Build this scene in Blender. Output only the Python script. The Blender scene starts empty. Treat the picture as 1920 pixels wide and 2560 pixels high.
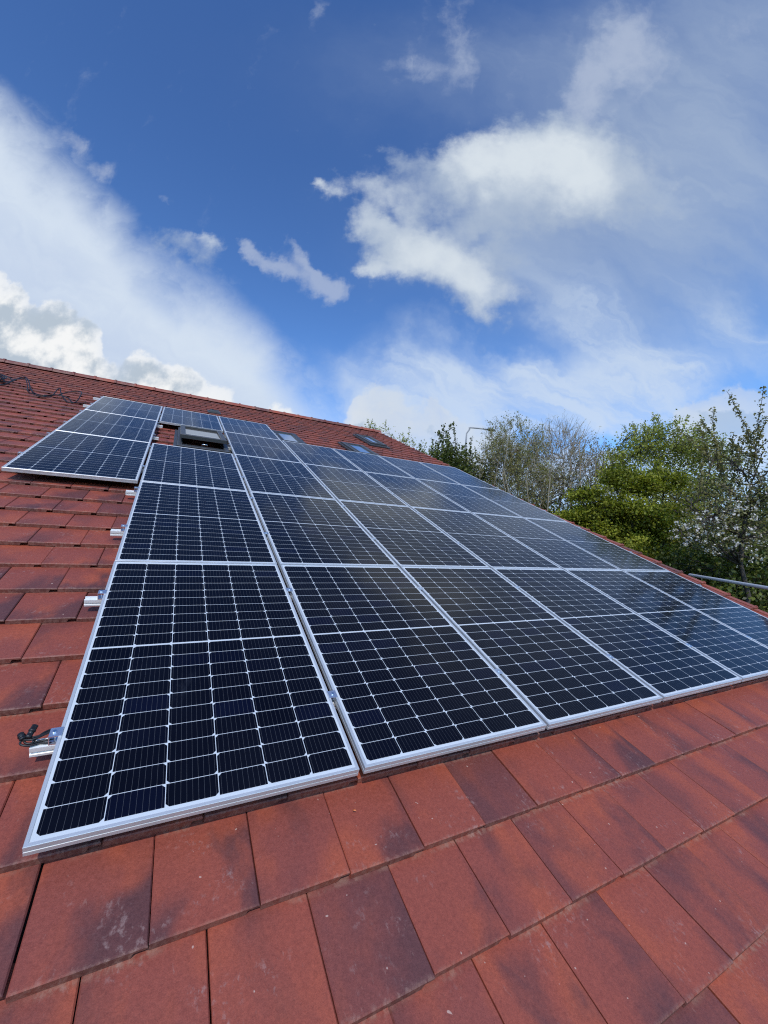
import bpy, math, random
import numpy as np
from mathutils import Vector, Matrix

random.seed(11)
rng = np.random.default_rng(11)
scene = bpy.context.scene
COL = scene.collection
R = math.radians

# ------------------------------------------------------------------ camera, sky, sun, exposure
SLOPE = R(29.334)
EAVE_LIFT = 5.7
CA, SA = math.cos(SLOPE), math.sin(SLOPE)


def W(s, t, n):
    """roof frame (along ridge, up the slope, off the roof) -> world"""
    return Vector((s, t * CA - n * SA, t * SA + n * CA + EAVE_LIFT))


def Wdir(s, t, n):
    return Vector((s, t * CA - n * SA, t * SA + n * CA))


cam_data = bpy.data.cameras.new('camera')
cam = bpy.data.objects.new('camera', cam_data)
COL.objects.link(cam)
cam_data.sensor_fit = 'HORIZONTAL'
cam_data.sensor_width = 36.0
cam_data.lens = 36.0 * 1020.7845 / 1920.0
cam_data.clip_start = 0.05
cam_data.clip_end = 3000.0
right = Wdir(0.88394257, -0.40763946, 0.22907555)
down = Wdir(0.07630087, -0.35759032, -0.93075633)
fwd = Wdir(0.4613282, 0.8402138, -0.28498606)
M = Matrix((right, -down, -fwd)).transposed().to_4x4()
M.translation = W(0.29594591, -1.03831391, 1.43602061)
cam.matrix_world = M
scene.camera = cam

SUN_EL, SUN_AZ = R(40.5), R(202)            # azimuth clockwise from +Y
sun_dir = Vector((math.sin(SUN_AZ) * math.cos(SUN_EL), math.cos(SUN_AZ) * math.cos(SUN_EL), math.sin(SUN_EL)))
sl = bpy.data.lights.new('sun', 'SUN')
sl.energy = 2.5
sl.angle = R(0.55)
sl.color = (1.0, 0.95, 0.88)
sun = bpy.data.objects.new('sun', sl)
COL.objects.link(sun)
sun.rotation_euler = (-sun_dir).to_track_quat('-Z', 'Y').to_euler()
sun.location = (-30, -30, 60)

scene.view_settings.view_transform = 'Standard'
scene.view_settings.look = 'None'
scene.view_settings.exposure = 0.0
scene.view_settings.gamma = 1.0
scene.cycles.use_denoising = False
scene.cycles.filter_width = 1.15
scene.cycles.max_bounces = 8
scene.cycles.transparent_max_bounces = 8

# ------------------------------------------------------------------ node helpers


class G:
    """small wrapper that writes node trees as expressions"""

    def __init__(self, nt):
        self.nt = nt

    def n(self, kind, **kw):
        nd = self.nt.nodes.new(kind)
        for k, v in kw.items():
            setattr(nd, k, v)
        return nd

    def put(self, sock, v):
        if v is None:
            return
        if isinstance(v, bpy.types.NodeSocket):
            self.nt.links.new(v, sock)
        else:
            sock.default_value = v

    def m(self, op, a, b=None, c=None, clamp=False):
        nd = self.n('ShaderNodeMath', operation=op, use_clamp=clamp)
        for i, v in enumerate((a, b, c)):
            self.put(nd.inputs[i], v)
        return nd.outputs[0]

    def v(self, op, a, b=None, c=None, scale=None):
        nd = self.n('ShaderNodeVectorMath', operation=op)
        for i, x in enumerate((a, b, c)):
            self.put(nd.inputs[i], x)
        if scale is not None:
            self.put(nd.inputs['Scale'], scale)
        return nd.outputs['Value'] if op in ('DOT_PRODUCT', 'LENGTH', 'DISTANCE') else nd.outputs[0]

    def ss(self, x, lo, hi, a=0.0, b=1.0):
        nd = self.n('ShaderNodeMapRange', interpolation_type='SMOOTHSTEP')
        for i, k in enumerate((x, lo, hi, a, b)):
            self.put(nd.inputs[i], k)
        return nd.outputs[0]

    def lin(self, x, lo, hi, a=0.0, b=1.0):
        nd = self.n('ShaderNodeMapRange')
        for i, k in enumerate((x, lo, hi, a, b)):
            self.put(nd.inputs[i], k)
        return nd.outputs[0]

    def mix(self, f, a, b, blend='MIX'):
        nd = self.n('ShaderNodeMix', data_type='RGBA', blend_type=blend)
        self.put(nd.inputs[0], f)
        for i, x in ((6, a), (7, b)):
            if isinstance(x, tuple) and len(x) == 3:
                x = (*x, 1)
            self.put(nd.inputs[i], x)
        return nd.outputs[2]

    def noise(self, vec, scale, detail=2.0, rough=0.5, dims='3D', color=False, lac=2.0, dist=0.0):
        nd = self.n('ShaderNodeTexNoise', noise_dimensions=dims)
        self.put(nd.inputs['Vector'], vec)
        nd.inputs['Scale'].default_value = scale
        nd.inputs['Detail'].default_value = detail
        nd.inputs['Roughness'].default_value = rough
        nd.inputs['Lacunarity'].default_value = lac
        nd.inputs['Distortion'].default_value = dist
        return nd.outputs['Color'] if color else nd.outputs[0]

    def comb(self, x, y, z=0.0):
        nd = self.n('ShaderNodeCombineXYZ')
        for i, k in enumerate((x, y, z)):
            self.put(nd.inputs[i], k)
        return nd.outputs[0]

    def sep(self, v):
        nd = self.n('ShaderNodeSeparateXYZ')
        self.put(nd.inputs[0], v)
        return nd.outputs


# ------------------------------------------------------------------ sky: clear blue with cloud banks at their real bearings
# the clouds are charted on a plane facing bearing 27.8 deg (east of +Y): (sideways, height) per unit of distance
VEIL_EDGE = [
    (-1.516, 1.791), (-1.326, 1.634), (-1.146, 1.424),
    (-1.019, 1.281), (-0.874, 1.144), (-0.742, 0.986),
    (-0.631, 0.884), (-0.527, 0.822), (-0.413, 0.749),
    (-0.311, 0.654), (-0.232, 0.539), (-0.166, 0.439),
    (-0.061, 0.32), (0.139, 0.186)]
CUMULUS_EDGE = [
    (-1.366, 1.014), (-1.179, 0.912), (-1.056, 0.837),
    (-0.984, 0.794), (-0.934, 0.745), (-0.909, 0.766),
    (-0.834, 0.727), (-0.761, 0.656), (-0.699, 0.575),
    (-0.67, 0.604), (-0.622, 0.61), (-0.571, 0.564),
    (-0.55, 0.569), (-0.484, 0.53), (-0.418, 0.496),
    (-0.374, 0.457), (-0.32, 0.417), (-0.28, 0.441),
    (-0.228, 0.439), (-0.186, 0.406), (-0.123, 0.379),
    (-0.073, 0.472), (-0.031, 0.499), (0.026, 0.505),
    (0.063, 0.472), (0.104, 0.461), (0.136, 0.477),
    (0.176, 0.433), (0.247, 0.39), (0.307, 0.363),
    (0.449, 0.341), (0.694, 0.341), (0.768, 0.45),
    (0.836, 0.488), (0.921, 0.499), (0.981, 0.483),
    (1.084, 0.472), (1.299, 0.505)]
PUFF = [
    (-0.162, 1.112, 0.024, 0.02, 0, 1.0), (-0.063, 1.11, 0.072, 0.041, -15, 1.0), (0.029, 1.198, 0.055, 0.033, -35, 0.9),
    (0.057, 1.09, 0.072, 0.038, -25, 0.7), (-0.039, 1.012, 0.056, 0.052, -50, 1.1), (0.173, 1.157, 0.115, 0.071, 10, 1.2),
    (0.255, 1.205, 0.073, 0.065, 0, 0.8), (0.334, 1.157, 0.133, 0.097, 15, 1.3), (0.429, 1.212, 0.122, 0.104, -10, 1.7),
    (0.535, 1.233, 0.123, 0.098, 0, 1.8), (0.598, 1.144, 0.157, 0.116, -20, 1.4), (0.386, 1.064, 0.202, 0.114, 0, 1.2),
    (0.27, 0.986, 0.07, 0.111, -60, 0.8), (0.299, 0.872, 0.052, 0.084, -80, 0.7), (0.028, 0.947, 0.081, 0.061, -50, 1.3),
    (0.1, 0.909, 0.11, 0.073, -50, 1.7), (0.187, 0.834, 0.108, 0.072, -55, 1.7), (0.239, 0.761, 0.056, 0.059, -60, 1.4),
    (0.326, 0.755, 0.043, 0.058, -80, 1.0), (0.734, 1.131, 0.144, 0.115, -10, 0.45), (-0.017, 0.865, 0.023, 0.034, -80, 0.9),
    (-0.495, 0.915, 0.037, 0.027, -15, 1.2), (-0.554, 0.884, 0.086, 0.036, -30, 0.75), (-0.593, 0.884, 0.069, 0.034, -30, 0.5),
    (0.112, 0.986, 0.047, 0.031, -30, -0.6), (0.245, 0.935, 0.026, 0.073, -65, -0.7), (0.011, 1.038, 0.035, 0.015, -40, -0.5)]
WISP = [
    (-0.388, 0.897, 0.039, 0.019, -45, 1.3), (-0.331, 0.853, 0.063, 0.024, -38, 1.3), (-0.263, 0.822, 0.068, 0.024, -30, 1.1),
    (-0.249, 0.884, 0.057, 0.014, -45, 0.8), (-0.187, 0.84, 0.057, 0.017, -45, 0.9), (-0.121, 0.81, 0.051, 0.026, -10, 1.1),
    (-0.901, 1.274, 0.049, 0.029, -60, 1.0), (-0.818, 1.164, 0.051, 0.028, -30, 1.0), (-0.623, 1.044, 0.021, 0.02, -60, 0.7),
    (0.234, 1.665, 0.066, 0.188, -8, 0.58), (0.254, 1.528, 0.032, 0.098, -5, 0.5), (0.109, 1.52, 0.097, 0.035, -10, 0.58),
    (0.711, 1.618, 0.092, 0.215, -20, 0.86), (0.609, 1.424, 0.057, 0.151, -5, 1.0), (0.779, 1.573, 0.078, 0.156, -15, 0.65),
    (1.101, 1.696, 0.093, 0.044, 20, 0.43), (-0.181, 1.751, 0.024, 0.059, -20, 0.7), (-0.192, 0.822, 0.068, 0.024, -30, 1.0),
    (-0.126, 0.804, 0.057, 0.024, 0, 1.0), (-0.296, 0.822, 0.057, 0.026, -30, 0.6)]
CIRRUS = [
    (0.64, 0.631, 0.263, 0.079, -35, 0.8), (0.889, 0.737, 0.224, 0.07, -40, 0.55), (0.73, 0.573, 0.162, 0.056, -25, 0.9),
    (0.48, 0.785, 0.293, 0.106, -30, 0.5), (0.391, 0.573, 0.325, 0.045, -18, 0.7), (0.356, 0.505, 0.449, 0.066, -12, 0.75),
    (0.51, 0.461, 0.297, 0.065, -10, 0.8), (0.148, 0.573, 0.13, 0.056, -20, 0.6), (0.0, 0.539, 0.118, 0.044, -10, 0.6),
    (0.8, 0.539, 0.269, 0.066, -5, 0.7), (0.953, 0.654, 0.176, 0.068, -20, 0.6), (0.35, 0.395, 0.418, 0.075, -5, 0.8),
    (0.198, 0.461, 0.233, 0.054, -5, 0.7), (0.349, 0.373, 0.437, 0.053, -3, 0.9), (0.042, 0.461, 0.191, 0.054, -8, 0.6)]
SOFT = [
    (0.487, 0.884, 0.299, 0.157, -20, 0.8), (0.777, 1.104, 0.227, 0.166, -10, 1.2), (0.854, 0.986, 0.293, 0.223, 0, 0.8),
    (0.873, 1.338, 0.325, 0.269, -20, 0.9), (1.021, 1.131, 0.18, 0.256, 0, 0.6), (0.322, 0.909, 0.127, 0.146, -60, 0.8),
    (0.412, 1.528, 0.426, 0.154, 0, 0.42), (1.027, 1.603, 0.288, 0.228, 0, 0.6), (1.473, 1.696, 0.531, 0.437, 0, 0.8)]
LIT = [
    (0.442, 1.233, 0.233, 0.112, -5, 0.95), (0.277, 1.171, 0.133, 0.091, 0, 0.55), (0.111, 0.884, 0.126, 0.097, -50, 0.85),
    (0.218, 0.785, 0.079, 0.071, -55, 0.6), (-0.023, 1.09, 0.096, 0.076, -20, 0.5), (0.348, 0.755, 0.045, 0.058, -80, 0.5),
    (-0.162, 1.112, 0.048, 0.038, 0, 0.9), (-0.017, 0.865, 0.046, 0.048, 0, 0.6), (-0.501, 0.915, 0.069, 0.049, 0, 0.9),
    (0.575, 1.144, 0.145, 0.09, -10, 0.4)]

world = bpy.data.worlds.new('World')
scene.world = world
world.use_nodes = True
wt = world.node_tree
wt.nodes.clear()
g = G(wt)
BEAR = R(27.8)
D = g.n('ShaderNodeTexCoord').outputs['Generated']
sky = g.n('ShaderNodeTexSky', sky_type='NISHITA', sun_disc=False, sun_elevation=SUN_EL, sun_rotation=SUN_AZ,
          altitude=60.0, air_density=1.0, dust_density=0.6, ozone_density=3.0)
df = g.v('DOT_PRODUCT', D, (math.sin(BEAR), math.cos(BEAR), 0))
safe = g.m('MAXIMUM', df, 0.06)
elev = g.sep(D)[2]
cp = g.m('DIVIDE', g.v('DOT_PRODUCT', D, (math.cos(BEAR), -math.sin(BEAR), 0)), safe)
cq = g.m('DIVIDE', elev, safe)
front = g.ss(df, 0.12, 0.34)
chart = g.comb(cp, cq)


def edge_curve(pts):
    nd = g.n('ShaderNodeFloatCurve')
    c = nd.mapping.curves[0]
    P = [((p + 2.0) / 4.0, (q + 0.3) / 2.6) for p, q in pts]
    P = [(min(max(x, 0), 1), min(max(y, 0), 1)) for x, y in P]
    c.points[0].location = (0.0, P[0][1])
    c.points[1].location = (1.0, P[-1][1])
    for x, y in P:
        if 0.01 < x < 0.99:
            c.points.new(x, y)
    nd.mapping.update()
    g.put(nd.inputs['Value'], g.lin(cp, -2.0, 2.0))
    return g.m('MULTIPLY_ADD', nd.outputs[0], 2.6, -0.3)


def blob_sum(vec, blobs):
    tot = None
    for p, q, rp, rq, rot, amp in blobs:
        a = R(rot)
        dv = g.v('SUBTRACT', vec, (p, q, 0))
        x = g.v('DOT_PRODUCT', dv, (math.cos(a) / rp, math.sin(a) / rp, 0))
        y = g.v('DOT_PRODUCT', dv, (-math.sin(a) / rq, math.cos(a) / rq, 0))
        r2 = g.m('MULTIPLY_ADD', y, y, g.m('MULTIPLY', x, x))
        e = g.m('POWER', 0.42, r2)
        tot = g.m('MULTIPLY', e, amp) if tot is None else g.m('MULTIPLY_ADD', e, amp, tot)
    return tot


SK = 10.0     # cloud colours below are as seen; the Background strength is 0.1
warp1 = g.v('SUBTRACT', g.noise(chart, 3.2, 6, 0.55, '2D', True), (0.5, 0.5, 0.5))
warp2 = g.v('SUBTRACT', g.noise(chart, 11.0, 7, 0.62, '2D', True), (0.5, 0.5, 0.5))
fine = g.noise(chart, 17.0, 8, 0.60, '2D')
puffv = g.v('ADD', g.v('MULTIPLY_ADD', warp1, (0.17, 0.17, 0), chart), g.v('MULTIPLY', warp2, (0.075, 0.075, 0)))
softv = g.v('ADD', g.v('MULTIPLY_ADD', warp1, (0.30, 0.30, 0), chart), g.v('MULTIPLY', warp2, (0.05, 0.05, 0)))

# blue of the sky, deepened the way the photograph's exposure shows it
blue = g.mix(1.0, sky.outputs[0], g.mix(g.ss(elev, 0.10, 0.88), (1.42, 2.02, 2.55), (0.84, 1.24, 1.82)), 'MULTIPLY')

# thin high streaks
ra = R(-32)
ca_, sa_ = math.cos(ra), math.sin(ra)
streak = g.comb(g.m('MULTIPLY', g.v('DOT_PRODUCT', softv, (ca_, sa_, 0)), 1.4),
                g.m('MULTIPLY', g.v('DOT_PRODUCT', softv, (-sa_, ca_, 0)), 5.5))
st = g.noise(streak, 1.7, 6, 0.58, '2D')
cir = blob_sum(softv, CIRRUS)
a_cir = g.m('MULTIPLY', g.m('MULTIPLY', g.ss(cir, 0.1, 1.5), g.ss(st, 0.28, 0.68, 0.42, 1.0)), 0.84)
col = g.mix(g.m('MULTIPLY', a_cir, front), blue, (0.62 * SK, 0.73 * SK, 0.88 * SK))

# grey and white wisps high up
wis = blob_sum(puffv, WISP)
rb = R(68)
strk2 = g.noise(g.comb(g.m('MULTIPLY', g.v('DOT_PRODUCT', puffv, (math.cos(rb), math.sin(rb), 0)), 1.6),
                       g.m('MULTIPLY', g.v('DOT_PRODUCT', puffv, (-math.sin(rb), math.cos(rb), 0)), 6.0)), 1.5, 6, 0.6, '2D')
wis_s = g.m('SUBTRACT', 1.0, g.m('POWER', 0.40, wis))
a_wis = g.m('MULTIPLY', g.ss(g.m('ADD', g.m('MULTIPLY_ADD', g.m('SUBTRACT', fine, 0.5), 0.45, wis_s), g.m('MULTIPLY', g.m('SUBTRACT', strk2, 0.5), 0.9)), 0.12, 0.85), 0.60)
haze_ = g.m('SUBTRACT', 1.0, g.m('POWER', 0.45, blob_sum(softv, SOFT)))
a_soft = g.m('MULTIPLY', g.m('MULTIPLY', haze_, g.ss(st, 0.2, 0.75, 0.75, 1.0)), 0.85)
col = g.mix(g.m('MULTIPLY', a_soft, front), col, (0.45 * SK, 0.55 * SK, 0.69 * SK))
col = g.mix(g.m('MULTIPLY', a_wis, front), col, (0.50 * SK, 0.57 * SK, 0.71 * SK))

# the broad white veil in the north-west
veil_t = g.m('SUBTRACT', edge_curve(VEIL_EDGE), cq)
veil_n = g.m('MULTIPLY_ADD', g.m('SUBTRACT', st, 0.5), 0.16, g.v('DOT_PRODUCT', warp1, (0.16, 0.16, 0)))
veil_t = g.m('ADD', veil_t, g.m('MULTIPLY_ADD', g.v('DOT_PRODUCT', warp2, (0.7, 0.7, 0)), 0.06, veil_n))
a_veil = g.m('ADD', g.m('MULTIPLY', g.ss(veil_t, -0.10, 0.07), 0.45), g.m('MULTIPLY', g.ss(veil_t, 0.0, 0.20), 0.52))
veil_c = g.mix(g.ss(g.m('MULTIPLY_ADD', st, 0.35, veil_t), 0.10, 0.75), (0.71 * SK, 0.80 * SK, 0.90 * SK), (0.56 * SK, 0.66 * SK, 0.83 * SK))
col = g.mix(g.m('MULTIPLY', a_veil, front), col, veil_c)

# the large ragged cumulus
puff = blob_sum(puffv, PUFF)
ps = g.m('SUBTRACT', 1.0, g.m('POWER', 0.36, puff))
pd = g.m('MULTIPLY_ADD', g.m('SUBTRACT', fine, 0.5), g.lin(ps, 0.0, 0.9, 1.15, 0.22), ps)
pd = g.m('ADD', pd, g.m('MULTIPLY', g.v('DOT_PRODUCT', warp1, (0.4, 0.5, 0)), 0.8))
a_puff = g.m('MULTIPLY', g.ss(pd, 0.24, 1.0), 0.97)
relief = g.m('SUBTRACT', g.noise(g.v('ADD', puffv, (0.02, 0.05, 0)), 4.0, 5, 0.5, '2D'), 0.5)
lit = g.ss(g.m('MULTIPLY_ADD', relief, 1.3, blob_sum(softv, LIT)), 0.0, 1.0)
puff_c = g.mix(lit, (0.40 * SK, 0.49 * SK, 0.63 * SK), (0.70 * SK, 0.77 * SK, 0.83 * SK))
col = g.mix(g.m('MULTIPLY', a_puff, front), col, puff_c)

# low heaped clouds along the horizon
bill = g.noise(chart, 8.0, 9, 0.62, '2D')
low_t = g.m('ADD', g.m('SUBTRACT', edge_curve(CUMULUS_EDGE), cq), g.m('MULTIPLY', g.m('SUBTRACT', bill, 0.5), 0.12))
low_t = g.m('ADD', low_t, g.v('DOT_PRODUCT', warp2, (0.03, 0.03, 0)))
a_low = g.m('ADD', g.m('MULTIPLY', g.ss(low_t, 0.0, 0.022), 0.7), g.m('MULTIPLY', g.ss(low_t, 0.01, 0.08), 0.28))
under = g.noise(g.v('ADD', chart, (0.035, 0.06, 0)), 7.0, 7, 0.58, '2D')
shade = g.m('MAXIMUM', g.ss(cp, -0.25, 0.0, 0.0, 0.55), g.ss(g.m('ADD', g.m('MULTIPLY', low_t, 2.6), g.m('MULTIPLY', g.m('SUBTRACT', under, 0.5), 2.2)), 0.02, 0.50))
low_c = g.mix(shade, (0.92 * SK, 0.93 * SK, 0.93 * SK), (0.47 * SK, 0.55 * SK, 0.64 * SK))
right_soft = g.ss(cp, -0.3, 0.15, 1.0, 0.66)
col = g.mix(g.m('MULTIPLY', g.m('MULTIPLY', a_low, right_soft), front), col, low_c)

bg = g.n('ShaderNodeBackground')
bg.inputs['Strength'].default_value = 0.1
wt.links.new(col, bg.inputs['Color'])
wt.links.new(bg.outputs[0], g.n('ShaderNodeOutputWorld').inputs['Surface'])
world.cycles.sampling_method = 'MANUAL'
world.cycles.sample_map_resolution = 512

# ------------------------------------------------------------------ object helpers


def link(o, parent=None):
    COL.objects.link(o)
    if parent is not None:
        o.parent = parent
    return o


def tag(o, label=None, cat=None, group=None, kind=None):
    for k, v in (('label', label), ('category', cat), ('group', group), ('kind', kind)):
        if v:
            o[k] = v
    return o


def thing(name, label, cat, loc=(0, 0, 0), rot=(0, 0, 0), group=None):
    o = bpy.data.objects.new(name, None)
    o.empty_display_size = 0.2
    o.location = loc
    o.rotation_euler = rot
    link(o)
    return tag(o, label, cat, group)


def roof_thing(name, label, cat, s, t, n, group=None):
    return thing(name, label, cat, W(s, t, n), (SLOPE, 0, 0), group)


class MB:
    def __init__(self):
        self.v, self.f = [], []

    def add(self, verts, faces):
        b = len(self.v)
        self.v += [tuple(x) for x in verts]
        self.f += [tuple(b + i for i in f) for f in faces]

    def box(self, a, b):
        (x0, y0, z0), (x1, y1, z1) = a, b
        self.add([(x0, y0, z0), (x1, y0, z0), (x1, y1, z0), (x0, y1, z0), (x0, y0, z1), (x1, y0, z1), (x1, y1, z1), (x0, y1, z1)],
                 [(0, 3, 2, 1), (4, 5, 6, 7), (0, 1, 5, 4), (1, 2, 6, 5), (2, 3, 7, 6), (3, 0, 4, 7)])

    def prism(self, profile, axis, a, b):
        """closed profile of two coordinates swept along an axis"""
        def at(u, w, c):
            return {'x': (c, u, w), 'y': (u, c, w), 'z': (u, w, c)}[axis]
        k = len(profile)
        vs = [at(u, w, a) for u, w in profile] + [at(u, w, b) for u, w in profile]
        self.add(vs, [(i, (i + 1) % k, k + (i + 1) % k, k + i) for i in range(k)] + [tuple(range(k))[::-1], tuple(range(k, 2 * k))])

    def tube(self, pts, r, sides=8, cap=True):
        pts = [Vector(p) for p in pts]
        rs = r if isinstance(r, (list, tuple)) else [r] * len(pts)
        up = Vector((0, 0, 1))
        rings = []
        prev = None
        for i, p in enumerate(pts):
            d = (pts[min(i + 1, len(pts) - 1)] - pts[max(i - 1, 0)]).normalized()
            if prev is None:
                prev = d.cross(up if abs(d.z) < 0.9 else Vector((1, 0, 0))).normalized()
            x = (prev - d * prev.dot(d)).normalized()
            prev = x
            y = d.cross(x)
            rings.append([p + (x * math.cos(2 * math.pi * k / sides) + y * math.sin(2 * math.pi * k / sides)) * rs[i] for k in range(sides)])
        vs = [v for ring in rings for v in ring]
        fs = [(i * sides + k, i * sides + (k + 1) % sides, (i + 1) * sides + (k + 1) % sides, (i + 1) * sides + k)
              for i in range(len(pts) - 1) for k in range(sides)]
        if cap:
            fs += [tuple(range(sides))[::-1], tuple(range((len(pts) - 1) * sides, len(pts) * sides))]
        self.add(vs, fs)

    def mesh(self, name, mat, smooth=False):
        me = bpy.data.meshes.new(name)
        me.from_pydata(self.v, [], self.f)
        me.validate()
        if mat:
            me.materials.append(mat)
        if smooth:
            me.shade_smooth()
        me.update()
        return me

    def build(self, name, mat, parent=None, smooth=False):
        return link(bpy.data.objects.new(name, self.mesh(name, mat, smooth)), parent)


def spline(pts, n=8):
    P = [Vector(p) for p in pts]
    out = []
    for i in range(len(P) - 1):
        a, b, c, d = P[max(i - 1, 0)], P[i], P[i + 1], P[min(i + 2, len(P) - 1)]
        for k in range(n):
            t = k / n
            out.append(0.5 * ((2 * b) + (c - a) * t + (2 * a - 5 * b + 4 * c - d) * t * t + (3 * b - a - 3 * c + d) * t ** 3))
    out.append(P[-1])
    return out


def bevel(o, w, seg=1):
    md = o.modifiers.new('bevel', 'BEVEL')
    md.width = w
    md.segments = seg
    md.limit_method = 'ANGLE'
    return o


# ------------------------------------------------------------------ materials


def material(name, base=None, rough=0.5, metal=0.0, spec=0.5):
    m = bpy.data.materials.new(name)
    m.use_nodes = True
    b = m.node_tree.nodes['Principled BSDF']
    if base:
        b.inputs['Base Color'].default_value = (*base, 1)
    b.inputs['Roughness'].default_value = rough
    b.inputs['Metallic'].default_value = metal
    b.inputs['Specular IOR Level'].default_value = spec
    return m, G(m.node_tree), b


def bump(gg, b, h, strength, dist):
    nd = gg.n('ShaderNodeBump')
    nd.inputs['Strength'].default_value = strength
    nd.inputs['Distance'].default_value = dist
    gg.put(nd.inputs['Height'], h)
    gg.put(b.inputs['Normal'], nd.outputs[0])


def tile_material():
    m, q, b = material('flamed_concrete_tile', rough=0.62, spec=0.45)
    uv = q.n('ShaderNodeUVMap', uv_map='tile').outputs[0]
    rnd = q.n('ShaderNodeAttribute', attribute_name='rnd').outputs['Fac']
    rn2 = q.n('ShaderNodeAttribute', attribute_name='rnd2').outputs['Fac']
    pos = q.n('ShaderNodeTexCoord').outputs['Object']
    off = q.comb(q.m('MULTIPLY', rnd, 71.0), q.m('MULTIPLY', rn2, 43.0), q.m('MULTIPLY', rnd, 19.0))
    tv = q.v('ADD', q.v('MULTIPLY', uv, (1.0, 0.62, 1)), off)
    base = q.mix(rn2, (0.290, 0.063, 0.037), (0.230, 0.055, 0.040))
    base = q.mix(q.m('MULTIPLY', q.ss(q.noise(tv, 1.5, 3, 0.5), 0.46, 0.70), 0.85), base, (0.365, 0.077, 0.035))
    # the smoky purple-brown flame sprayed over part of most tiles, often along one side
    smoke = q.noise(q.v('ADD', tv, (5.3, 1.7, 2.2)), 1.35, 4, 0.5, dist=0.4)
    ux, uy, _ = q.sep(uv)
    side = q.m('MULTIPLY', q.m('SUBTRACT', ux, 0.5), q.m('MULTIPLY_ADD', q.m('GREATER_THAN', rnd, 0.45), 2.0, -1.0))
    smoke = q.m('ADD', smoke, q.m('MULTIPLY', side, q.lin(rn2, 0.0, 1.0, 0.05, 0.42)))
    smoke = q.m('SUBTRACT', smoke, q.m('MULTIPLY', q.m('SUBTRACT', uy, 0.5), q.lin(rnd, 0.0, 1.0, -0.05, 0.2)))
    amt = q.lin(rnd, 0.0, 1.0, 0.45, 1.1)
    sm = q.m('MULTIPLY', q.ss(smoke, 0.47, 0.72), amt, clamp=True)
    base = q.mix(q.m('MULTIPLY', sm, 0.88), base, (0.085, 0.033, 0.034))
    whole = q.m('MULTIPLY', q.ss(rn2, 0.84, 0.97), 0.55)
    base = q.mix(whole, base, (0.110, 0.038, 0.036))
    # sandy grain, chalky scuffs, specks and dirt and painted shade along the lower edges
    gr = q.noise(pos, 260.0, 2, 0.7)
    gr2 = q.noise(pos, 85.0, 5, 0.72)
    base = q.mix(1.0, base, q.lin(q.m('MULTIPLY_ADD', gr2, 0.55, q.m('MULTIPLY', gr, 0.45)), 0.30, 0.70, 0.70, 1.30), 'MULTIPLY')
    px = q.noise(pos, 6.5, 3, 0.55)
    sc = q.noise(q.v('MULTIPLY', pos, (1.0, 0.7, 0.7)), 62.0, 5, 0.65)
    scuff = q.m('MULTIPLY', q.ss(px, 0.54, 0.66), q.ss(sc, 0.52, 0.70))
    base = q.mix(q.m('MULTIPLY', scuff, 0.42), base, (0.40, 0.27, 0.24))
    scr = q.noise(q.v('MULTIPLY', pos, (9.0, 2.5, 2.5)), 9.0, 4, 0.6, dist=0.6)
    base = q.mix(q.m('MULTIPLY', q.m('MULTIPLY', q.ss(scr, 0.66, 0.74), q.ss(px, 0.35, 0.5)), 0.22), base, (0.42, 0.26, 0.21))
    speck = q.ss(q.noise(pos, 44.0, 1, 0.5), 0.78, 0.81)
    base = q.mix(q.m('MULTIPLY', speck, 0.6), base, (0.62, 0.45, 0.36))
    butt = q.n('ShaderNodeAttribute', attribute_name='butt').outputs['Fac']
    base = q.mix(q.m('MULTIPLY', butt, q.ss(gr2, 0.25, 0.7, 0.35, 0.65)), base, (0.13, 0.046, 0.032))  # butt faces browned by dirt, with their shade put into the colour too
    edge = q.m('MULTIPLY', q.ss(uy, 0.045, 0.0), q.ss(sc, 0.40, 0.62))
    base = q.mix(q.m('MULTIPLY', edge, 0.32), base, (0.36, 0.20, 0.15))
    lap = q.m('MULTIPLY', q.m('MULTIPLY', q.ss(uy, 0.93, 0.985), q.ss(px, 0.42, 0.60)), q.ss(sc, 0.35, 0.6))
    base = q.mix(q.m('MULTIPLY', lap, 0.45), base, (0.34, 0.20, 0.14))
    q.put(b.inputs['Base Color'], base)
    q.put(b.inputs['Roughness'], q.lin(gr2, 0.3, 0.7, 0.50, 0.72))
    bump(q, b, q.m('ADD', q.m('MULTIPLY_ADD', gr, 0.5, gr2), q.m('MULTIPLY', q.noise(pos, 9.0, 3, 0.5), 2.2)), 0.45, 0.0022)
    return m


def aluminium(name, base, rough, metal=0.9):
    m, q, b = material(name, base, rough, metal)
    pos = q.n('ShaderNodeTexCoord').outputs['Object']
    ln = q.noise(q.v('MULTIPLY', pos, (3, 3, 160)), 1.0, 4, 0.6)
    q.put(b.inputs['Roughness'], q.lin(ln, 0.3, 0.7, rough - 0.06, rough + 0.08))
    q.put(b.inputs['Base Color'], q.mix(q.noise(pos, 14, 3), tuple(x * 0.9 for x in base), tuple(min(x * 1.06, 1) for x in base)))
    return m


PW, PH, GX, GY = 1.038, 1.7512, 0.0231, 0.01
RIM_L = 0.0115


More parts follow.
